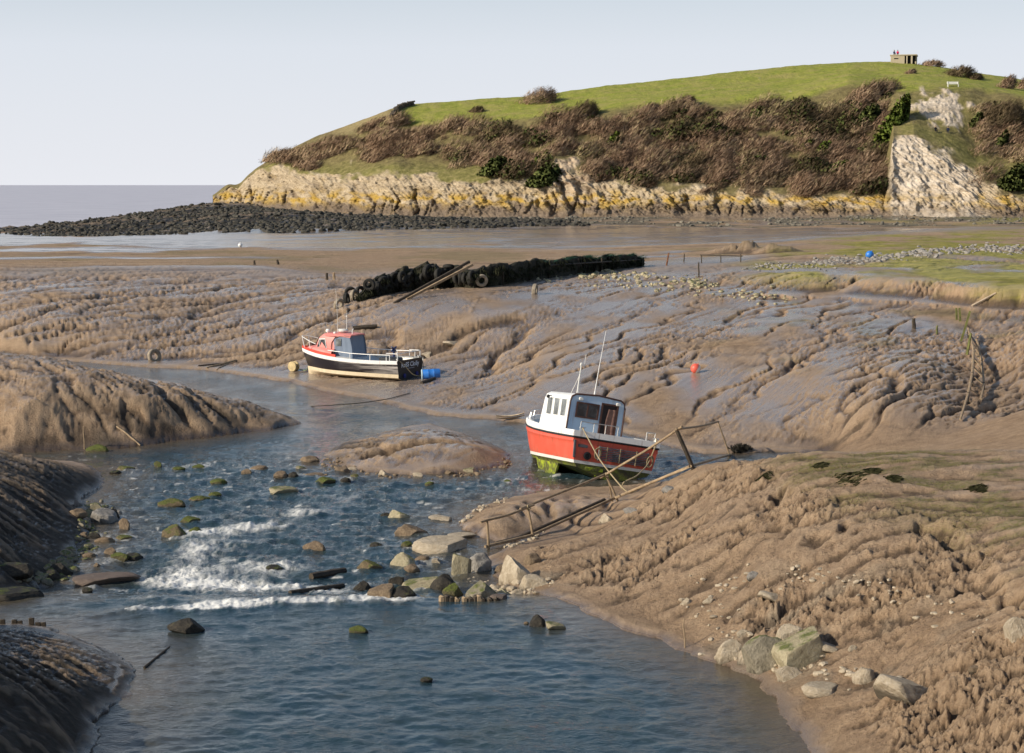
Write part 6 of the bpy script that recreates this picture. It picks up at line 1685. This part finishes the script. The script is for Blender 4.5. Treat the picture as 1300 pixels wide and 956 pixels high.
for i, (x0, y0, x1, y1, rr0, mt, lab) in enumerate([
  (323, 336.5, 323, 330.5, .09, M_WOODD, 'stub of a dark post alone on the left flats'), (353, 336, 352, 329.5, .11, M_WOODD, 'stub of a dark post right of the first on the left flats'),
  (415, 355, 415, 346.5, .10, M_WOODD, 'left one of two short stakes beside the tyre wall'), (424, 355, 424, 346, .10, M_WOOD, 'right one of two short stakes beside the tyre wall'),
  (846, 337, 849, 321, .07, M_RUST, 'rusty leaning post right of the tyre wall'), (887, 352, 887, 333, .05, M_WOODD, 'thin dark post below the marsh rail'), (868, 332, 869, 322, .05, M_WOODD, 'thin dark stake right of the rusty post'),
  (107, 570, 106, 541, .025, M_WOOD, 'thin stick standing at the foot of the left mound'), (869, 822, 868, 785, .015, M_WOOD, 'thin twig standing in the mud at the right water edge'),
  (1214.5, 406, 1214, 391, .07, M_WOODG, 'left one of the two upright posts at the broken walkway'), (1219, 408, 1218, 391, .07, M_WOODG, 'right one of the two upright posts at the broken walkway'),
  (1220, 433, 1231.5, 395, .07, M_WOODG, 'long green leaning post at the head of the broken walkway'), (1227.5, 450, 1232.5, 423, .07, M_WOODG, 'green post leaning inside the broken walkway'),
  (1160, 417, 1160, 404, .10, M_WOODD, 'weedy stump on the mud left of the walkway posts'), (1189, 424, 1190, 413, .05, M_WOODG, 'thin green stake left of the broken walkway'),
  ]):
    stick('post', x0, y0, x1, y1, rr0, rr0 * .85, mt, lab, 'post', 'posts and stakes in the mud', square=(i in (4, 9, 10, 11, 12)))
# broken walkway
wk = empty('walkway', gnd(1238, 500), (0, 0, 0), 'broken timber walkway like a fallen ladder sinking into the right mud gully', 'walkway')
def wkp(mb, name, mat):
    mb.v = [tuple(Vector(p) - wk.location) for p in mb.v]; return mb.build(name, mat, wk)
Lr = [(1229, 414), (1236, 443), (1234, 474), (1229, 500), (1219, 533)]; Rr = [(1240, 430), (1246, 458), (1249, 487), (1245, 507)]
hl = [.45, .5, .45, .35, .1]; hr2 = [.3, .28, .22, .15]
LP = []
for (x, y), h_ in zip(Lr, hl): p = gnd(x, y + h_ * 2400 / 70); LP.append(p + Vector((0, 0, h_)))
RP = []
for (x, y), h_ in zip(Rr, hr2): p = gnd(x, y + h_ * 2400 / 70); RP.append(p + Vector((0, 0, h_)))
m = MB(); m.tube(LP, [.05, .055, .05, .05, .04], 6); wkp(m, 'side_rail', M_WOOD)
m = MB(); m.tube(RP, .05, 6); wkp(m, 'side_rail', M_WOOD)
def path_at(P_, t):
    k = t * (len(P_) - 1.0001); i = int(k); return P_[i].lerp(P_[i + 1], k - i)
for t in (.08, .2, .3, .42, .55, .66, .78, .9):
    a, b_ = path_at(LP[:4], t), path_at(RP, t); m = MB(); m.box((a + b_) / 2 - Vector((0, 0, .06)), ((b_ - a).length + .1, .10, .03), (0, -math.atan2(b_.z - a.z, (b_ - a).xy.length + 1e-6), math.atan2(b_.y - a.y, b_.x - a.x)), .006); wkp(m, 'tread', M_WOOD)
for P_, i in ((LP, 0), (LP, 1), (LP, 2), (LP, 3), (RP, 0), (RP, 1), (RP, 2)):
    p = P_[i]; m = MB(); m.tube([(p.x, p.y, gz(p.x, p.y) - .3), (p.x, p.y, p.z + .06)], .045, 6); wkp(m, 'leg', M_WOODD)
# timber sheeting on the lower left shore and stub row in the weir
ts = empty('timber_sheeting', wat(30, 792), (0, 0, 0), 'row of dark broken timber boards on the lower left shore', 'boards')
for k in range(9):
    px = -4 + k * 7.4; p = wat(px, 797 - k * .25) - ts.location; m = MB(); h_ = .16 + .07 * math.sin(k * 2.3)
    m.box((p.x, p.y, p.z + h_ / 2 - .15), (.105, .05, h_ + .2), (0, R(2 * math.sin(k * 3)), R(6)), .012); m.build('board', M_WOODD, ts)
ts = empty('timber_stubs', wat(600, 762), (0, 0, 0), 'row of worn timber stubs along the foot of the weir stones', 'stubs')
for k, (px, h_) in enumerate([(561, .28), (567, .30), (573, .24), (590, .22), (598, .2), (604, .28), (608, .3), (613, .2), (622, .18), (580, .18), (630, .15)]):
    p = wat(px, 763.5) - ts.location; m = MB(); h_ *= .55; m.tube([(p.x, p.y, p.z - .3), (p.x, p.y, p.z + h_ * .6), (p.x + .01, p.y, p.z + h_ - .03)], [.075, .07, .05], 7); m.build('stub', M_WOODD if k % 3 else M_WOOD, ts)
# tyre wall
wallL = [(452, 384, 6), (475, 377, 26), (500, 372, 32), (530, 368, 34), (560, 366, 34), (585, 365, 32), (600, 366, 26), (640, 362, 28), (680, 355, 26), (720, 350, 24), (760, 345, 22), (800, 340, 18), (818, 338, 12)]
tw = empty('quay_wall', gnd(600, 366), (0, 0, 0), 'ruined weed hung quay wall with tyres running across the far mud', 'quay wall')
rows = []; NW = 150
lx = np.linspace(452, 818, NW)
tops_w = []
for i, px in enumerate(lx):
    py = np.interp(px, [w[0] for w in wallL], [w[1] for w in wallL]); hp_ = np.interp(px, [w[0] for w in wallL], [w[2] for w in wallL])
    p = gnd(px, py); s = p.y / F; H_ = hp_ * s * 1.06 * (.86 + .34 * float(fbm(np.array([px / 22.0]), np.array([3.3]), 3, 505)[0])  ); r0 = []
    for k, t in enumerate(np.linspace(0, 1, 12)):
        prof_ = [(0, -.25), (.02, .12), (.05, .3), (.08, .5), (.10, .68), (.16, .84), (.3, .95), (.7, 1.0), (1.2, .96), (1.6, .8), (1.9, .4), (2.1, -.3)][k]
        nz = float(pn(np.array(px * .11 + k), np.array(k * .7), 501)) * .22 + float(pn(np.array(px * .4), np.array(k * 1.3 + 9), 502)) * .14
        r0.append(Vector((p.x + nz * .4, p.y + prof_[0] + nz, p.z + prof_[1] * H_ + nz * .5 * (1 if k > 2 else 0))) - tw.location)
    rows.append(r0); tops_w.append((p, H_))
m = MB(); m.grid(rows); 
n = NT('weed hung wall'); P = n.pos(); a = n.noise(n.mapping(P, (1, 1, .25)), 3.5, 6, .7); b2 = n.noise(P, 9, 5, .7)
n.done(n.ramp(n.mix(.5, a, b2), [(.34, (.008, .008, .006)), (.5, (.028, .026, .016)), (.62, (.075, .066, .04)), (.74, (.17, .145, .095))]), .85, n.bump(b2, .15, .9), .25)
M_WALL = n.m
m.build('wall', M_WALL, tw)
def on_wall(px, up, out=0.0):
    i = int(np.clip((px - 452) / (818 - 452) * (NW - 1), 0, NW - 1)); p, H_ = tops_w[i]; return Vector((p.x, p.y - out, p.z + up * H_)), H_
V = []
rw = np.random.default_rng(8)
for i in range(230):
    px = rw.uniform(455, 818); pw, H_ = on_wall(px, rw.uniform(.25, .9), rw.uniform(-.5, .16))
    V.append(twig_cloud(pw.x, pw.y, pw.z - .16, .4, .25, .16, 26, rw, (.15, -.1, -.9), (.12, .4), (.012, .03)))
V = np.concatenate(V) - np.array(tw.location)
o = link('hanging_weed', bush_mesh('hanging_weed', V, scrub_mat('hanging weed', [(.3, (.008, .010, .006)), (.6, (.035, .038, .02)), (.8, (.10, .09, .05))], .8)), None, tw); o['kind'] = 'stuff'
V = []
for i in range(34):
    px = rw.uniform(690, 830); pw, H_ = on_wall(px, .92, -.3)
    V.append(twig_cloud(pw.x, pw.y, pw.z, .3, .2, .14, 12, rw, (.9, 0, .1), (.2, .6), (.010, .02)))
o = link('netting', bush_mesh('netting', np.concatenate(V) - np.array(tw.location), scrub_mat('green netting', [(.3, (.01, .03, .02)), (.7, (.035, .085, .06))], .8)), None, tw); o['kind'] = 'stuff'
for px, hh in ((698, 1.0), (640, .7), (765, .95), (735, .9)):
    pw, H_ = on_wall(px, 0, .12); m = MB(); m.tube([pw - Vector((0, 0, .2)) - tw.location, pw + Vector((0, 0, H_ * hh)) - tw.location], .06, 6); m.build('pile', M_WOODD, tw)
pa, H_ = on_wall(700, .75, .14); pb, _ = on_wall(815, .75, .14); m = MB(); m.tube([pa - tw.location, pa.lerp(pb, .5) - tw.location, pb - tw.location], .05, 6); m.build('waling', M_WOODD, tw)
tyre0 = MB(); 
TYR = [(r_, h_) for r_, h_ in [(.17, -.07), (.20, -.10), (.30, -.105), (.335, -.075), (.345, 0), (.335, .075), (.30, .105), (.20, .10), (.17, .07), (.175, 0), (.17, -.07)]]
def tyre_mesh(mat):
    m = MB(); rows = []
    for i in range(25):
        th = 2 * math.pi * i / 24; rows.append([(r_ * math.cos(th), h_, r_ * math.sin(th)) for r_, h_ in TYR])
    m.grid(rows); return m.mesh('tyre', mat)
TM, TMP = tyre_mesh(M_TYRE), tyre_mesh(M_TYREP)
def tyre(p, rot, s, me, lab, grp):
    o = link('tyre', me); o.location = p; o.rotation_euler = rot; o.scale = (s,) * 3; return tag(o, lab, 'tyre', grp)
for i in range(26):                                        # edge-on row packed along the face
    px = 478 + i * 4.9 + rw.uniform(-3, 3); pw, H_ = on_wall(px, .55 + rw.uniform(-.22, .2), .02 + rw.uniform(-.12, .14))
    tyre(pw, (R(90 + rw.uniform(-12, 12)) * 0 + R(rw.uniform(-14, 14)), R(rw.uniform(-40, 40)), R(68 + rw.uniform(-28, 28))), rw.uniform(.95, 1.3), TM, 'black tyre packed edge-on with others in the left half of the quay wall', 'tyres packed along the quay wall')
for i, (px, up, out, lab) in enumerate([(470, .85, .2, 'tyre on the shoulder at the left end of the quay wall'), (570, .92, .15, 'upper tyre of the pair beside the long leaning timbers'), (574, .62, .2, 'lower tyre of the pair beside the long leaning timbers'), (612, .35, .35, 'silted tyre right of the long leaning timbers')]):
    pw, H_ = on_wall(px, up, out); tyre(pw, (R(70 if i in (1, 2) else 10), 0, R(10 * i - 15)), 1.1, TMP if i >= 3 else TM, lab, 'loose tyres at the quay wall')
for i, (px, py, rz, mt, lab) in enumerate([(430, 391, 60, 1, 'pale half buried tyre leftmost below the quay wall end'), (440, 384, 75, 0, 'dark tyre next to the leftmost pale tyre'), (450, 380, 60, 1, 'second pale half buried tyre at the quay wall end'), (458, 375, 40, 0, 'dark tyre against the quay wall left end'), (466, 370, 60, 1, 'third pale tyre high at the quay wall end'), (445, 376, 20, 0, 'dark tyre behind the pale tyres at the wall end'),
                                          (196, 457, 40, 1, 'single pale tyre on the far shore left of the driftwood'), (679, 373, 80, 1, 'pale tyre piece on the mud below the quay wall')]):
    p = gnd(px, py); tyre(p + Vector((0, 0, .20)), (R(rw.uniform(-25, 25)), R(20), R(rz)), 1.1, TMP if mt else TM, lab, 'loose tyres on the mud')
for i, (x0, y0, x1, y1, lab) in enumerate([(500, 385, 596, 332, 'upper one of two long timbers leaning up the quay wall'), (516, 380, 600, 336, 'lower one of two long timbers leaning up the quay wall')]):
    a = gnd(x0, y0); b_ = lift(x1, y1, a.y + 2.4); m = MB(); d = (b_ - a); L_ = d.length
    m.box((0, 0, 0), (L_, .16, .14), None, .012); o = m.build('timber', M_WOODD if i == 0 else M_WOOD); o.location = (a + b_) / 2; o.rotation_euler = (0, -math.asin(d.z / L_), math.atan2(d.y, d.x)); tag(o, lab, 'timber', 'long timbers on the quay wall')
# marsh rail
mr = empty('low_rail', gnd(915, 332), (0, 0, 0), 'low dark rail on short posts in front of the mud heaps', 'rail')
ra, rb2 = gnd(889, 333), gnd(942, 333)
m = MB(); m.tube([ra + Vector((0, 0, .55)) - mr.location, rb2 + Vector((0, 0, .45)) - mr.location], .05, 6); m.build('rail', M_WOODD, mr)
for t in (.03, .5, .97): p = ra.lerp(rb2, t); m = MB(); m.tube([Vector((p.x, p.y, gz(p.x, p.y) - .2)) - mr.location, Vector((p.x, p.y, gz(p.x, p.y) + .6)) - mr.location], .045, 6); m.build('post', M_WOODD, mr)
# white gull-like float far on the flats
p = gnd(305, 313.5); m = MB(); m.lathe([(.01, 0), (.2, .05), (.26, .2), (.2, .36), (.01, .42)], (0, 0, 0), 'Z', 12); m.tube([(0, 0, .4), (0, 0, .55)], .04, 6); o = m.build('float', M_WHITE); o.location = p; tag(o, 'tiny white float far out on the left mudflat', 'float')

# ================================================================== headland top: blockhouse, wall, bench, walkers
bp = hill_pt(1147, 80.5); s = bp.y / F
ph = empty('blockhouse', bp - Vector((0, 0, .25)), (0, 0, R(-14)), 'small flat roofed concrete blockhouse on top of the grassy hill', 'blockhouse')
M_CONC = paint('weathered concrete', (.42, .36, .25), .85, .4, (.2, .17, .12), 1.2, True, 0, .4, .2); M_DARK = plain('dark opening', (.006, .006, .007), .9)
m = MB(); Lb, Db, Hb = 5.4, 4.2, 1.75
for (c, sz) in [((-1.2, -2.0, Hb / 2), (2.9, .3, Hb)), ((.72, -2.0, Hb / 2), (.28, .3, Hb)), ((1.72, -2.0, Hb / 2), (.36, .3, Hb)), ((2.55, -2.0, .25), (.30, .3, .5)), ((0, 2.0, Hb / 2), (Lb, .3, Hb)), ((-2.55, 0.0, Hb / 2), (.3, 3.7, Hb)), ((2.55, .6, Hb / 2), (.3, 2.5, Hb))]: m.box(c, sz, None, .03)
w_ = m.build('wall', M_CONC, ph)
MB().box((0, 0, Hb + .13), (5.7, 4.5, .26), None, .05).build('roof', M_CONC, ph)
MB().box((-1.5, -2.152, 1.15), (.9, .012, .22)).build('slit', M_DARK, w_)
MB().box((1.2, -1.55, .85), (2.2, .06, 1.7)).build('dark_opening', M_DARK, ph)
# people as skinned figures
def figure(joints, bones, radii, name, mat):
    me = bpy.data.meshes.new(name); me.from_pydata(joints, bones, []); ob = bpy.data.objects.new(name, me); col.objects.link(ob)
    sk = ob.modifiers.new('skin', 'SKIN'); sk.use_smooth_shade = True
    for i, r_ in enumerate(radii):
        v = me.skin_vertices[0].data[i]; v.radius = (r_, r_); v.use_root = (i == 0)
    sb = ob.modifiers.new('sub', 'SUBSURF'); sb.levels = 1; sb.render_levels = 1
    bpy.context.view_layer.update(); dg = bpy.context.evaluated_depsgraph_get()
    m2 = bpy.data.meshes.new_from_object(ob.evaluated_get(dg)); bpy.data.objects.remove(ob); m2.name = name
    m2.materials.clear(); m2.materials.append(mat); return m2
M_SKIN = plain('skin', (.50, .30, .21), .6, 0, .1); M_HAIR = plain('dark hair', (.03, .02, .014), .7)
def person(loc, rz, pose, top, legs, lab, hat=None):
    """pose 'sit': seated with knees bent, feet down; 'stand': upright"""
    n_ = NT('clothes'); P = n_.objc(); sp = n_.n('ShaderNodeSeparateXYZ'); n_.L(P, sp.inputs[0])
    hipz = .12 if pose == 'sit' else .90
    zz_ = n_.math('SUBTRACT', sp.outputs['Z'], hipz); k_ = n_.ramp(n_.math('ADD', n_.math('MULTIPLY', zz_, 4), .3), [(.45, 0.0), (.5, 1.0)])
    if pose == 'sit': 
        fy = n_.math('MULTIPLY', sp.outputs['Y'], -1.0); k_ = n_.math('MULTIPLY', k_, n_.ramp(fy, [(.26, 1.0), (.30, 0.0)]))
    hd = n_.ramp(n_.math('ADD', zz_, 0.0), [(.60, 0.0), (.61, 1.0)])
    c_ = n_.mix(k_, legs, top); c_ = n_.mix(hd, c_, (.50, .30, .21)); n_.done(c_, .85, n_.bump(n_.noise(P, 20, 3, .5), .01, .3), .2)
    h = hipz
    if pose == 'sit':
        J = [(0, 0, h), (0, .01, h + .25), (0, -.02, h + .48), (0, -.03, h + .60), (0, -.05, h + .72), (0, -.05, h + .80),
             (.19, -.01, h + .46), (.25, -.12, h + .24), (.16, -.30, h + .16), (.12, -.38, h + .15), (-.19, -.01, h + .46), (-.25, -.12, h + .24), (-.16, -.30, h + .16), (-.12, -.38, h + .15),
             (.10, -.02, h), (.14, -.42, h + .10), (.13, -.50, h - .30), (.13, -.62, h - .34), (-.10, -.02, h), (-.14, -.42, h + .10), (-.13, -.50, h - .30), (-.13, -.62, h - .34)]
    else:
        J = [(0, 0, h), (0, 0, h + .25), (0, 0, h + .48), (0, -.01, h + .60), (0, -.02, h + .72), (0, -.02, h + .80),
             (.19, 0, h + .46), (.24, .02, h + .20), (.24, -.06, h - .04), (.24, -.08, h - .12), (-.19, 0, h + .46), (-.24, .02, h + .20), (-.24, -.06, h - .04), (-.24, -.08, h - .12),
             (.09, 0, h - .02), (.10, -.02, h - .45), (.11, .02, h - .86), (.11, -.12, h - .88), (-.09, 0, h - .02), (-.10, .02, h - .45), (-.11, .06, h - .86), (-.11, -.08, h - .88)]
    B = [(0, 1), (1, 2), (2, 3), (3, 4), (4, 5), (2, 6), (6, 7), (7, 8), (8, 9), (2, 10), (10, 11), (11, 12), (12, 13), (0, 14), (14, 15), (15, 16), (16, 17), (0, 18), (18, 19), (19, 20), (20, 21)]
    Rd = [.14, .14, .15, .06, .10, .085, .07, .055, .042, .035, .07, .055, .042, .035, .095, .075, .05, .045, .095, .075, .05, .045]
    e_ = empty('person', loc, (0, 0, rz), lab, 'person')
    link('body', figure(J, B, Rd, 'body', n_.m), None, e_)
    m = MB(); hz_ = h + .77; pr = [(max(.112 * math.sin(math.pi * i / 10), .004), .02 - .112 * math.cos(math.pi * i / 10)) for i in range(4, 11)]
    m.lathe(pr, (0, J[4][1] + .012, hz_), 'Z', 12); m.build('hair' if hat is None else 'hat', M_HAIR if hat is None else hat, e_)
    return e_
rz_ = R(-14); top_pt = ph.matrix_basis @ Vector((-2.0, -1.6, Hb + .27)); tp2 = ph.matrix_basis @ Vector((-1.25, -1.5, Hb + .27))
person(top_pt, R(20), 'sit', (.04, .06, .13), (.03, .03, .04), 'person in a dark blue coat sitting on the blockhouse roof')
person(tp2, R(-10), 'sit', (.62, .03, .10), (.03, .035, .06), 'person in a bright pink red coat sitting on the blockhouse roof')
pA = hill_pt(1187, 167); pB = hill_pt(1203, 168)
person(pA + Vector((0, -.2, .05)), R(15), 'sit', (.012, .013, .018), (.02, .02, .028), 'person in black clothes sitting on the ledge below the bench, the left one')
person(pB + Vector((0, -.2, .05)), R(-15), 'sit', (.02, .028, .06), (.03, .035, .05), 'person in dark navy clothes sitting on the ledge below the bench, the right one')
# white bench
bp = hill_pt(1210, 110.5); be = empty('bench', bp, (0, 0, R(4)), 'white bench on the brow of the hill above the pale knoll', 'bench')
M_BW = paint('white bench paint', (.78, .77, .70), .6, .2)
for k in range(3): m = MB(); m.box((0, -.18 + .16 * k, .46), (2.2, .13, .05), None, .01); m.build('seat_slat', M_BW, be)
for k in range(3): m = MB(); m.box((0, .24 + .03 * k, .62 + .14 * k), (2.2, .04, .11), (R(-12), 0, 0), .01); m.build('back_slat', M_BW, be)
for x in (-.98, .98):
    for y, h_ in ((-.2, .46), (.2, .98)): m = MB(); m.box((x, y, h_ / 2 - .08), (.09, .08, h_ + .16), None, .01); m.build('leg', M_BW, be)
# dry stone wall dropping over the left brow
sw = empty('stone_wall', hill_pt(503, 141), (0, 0, 0), 'short dark dry stone wall at the left end of the green field', 'stone wall')
pts = [hill_pt(498, 150), hill_pt(500, 146), hill_pt(503, 141), hill_pt(510, 137.5), hill_pt(518, 135), hill_pt(526, 133.5)]
m = MB(); rws = np.random.default_rng(4)
for i in range(len(pts) - 1):
    for t in np.linspace(0, 1, 5)[:-1]:
        p = pts[i].lerp(pts[i + 1], t)
        for lv in range(3): m.box(p + Vector((rws.normal(0, .1), rws.normal(0, .1), .15 + .32 * lv)) - sw.location, (rws.uniform(.5, .9), .55, .34), (rws.normal(0, .1), rws.normal(0, .1), rws.normal(0, .3)), .05)
m.build('courses', plain('dark field stone', (.09, .075, .055), .9, 0, .5), sw)
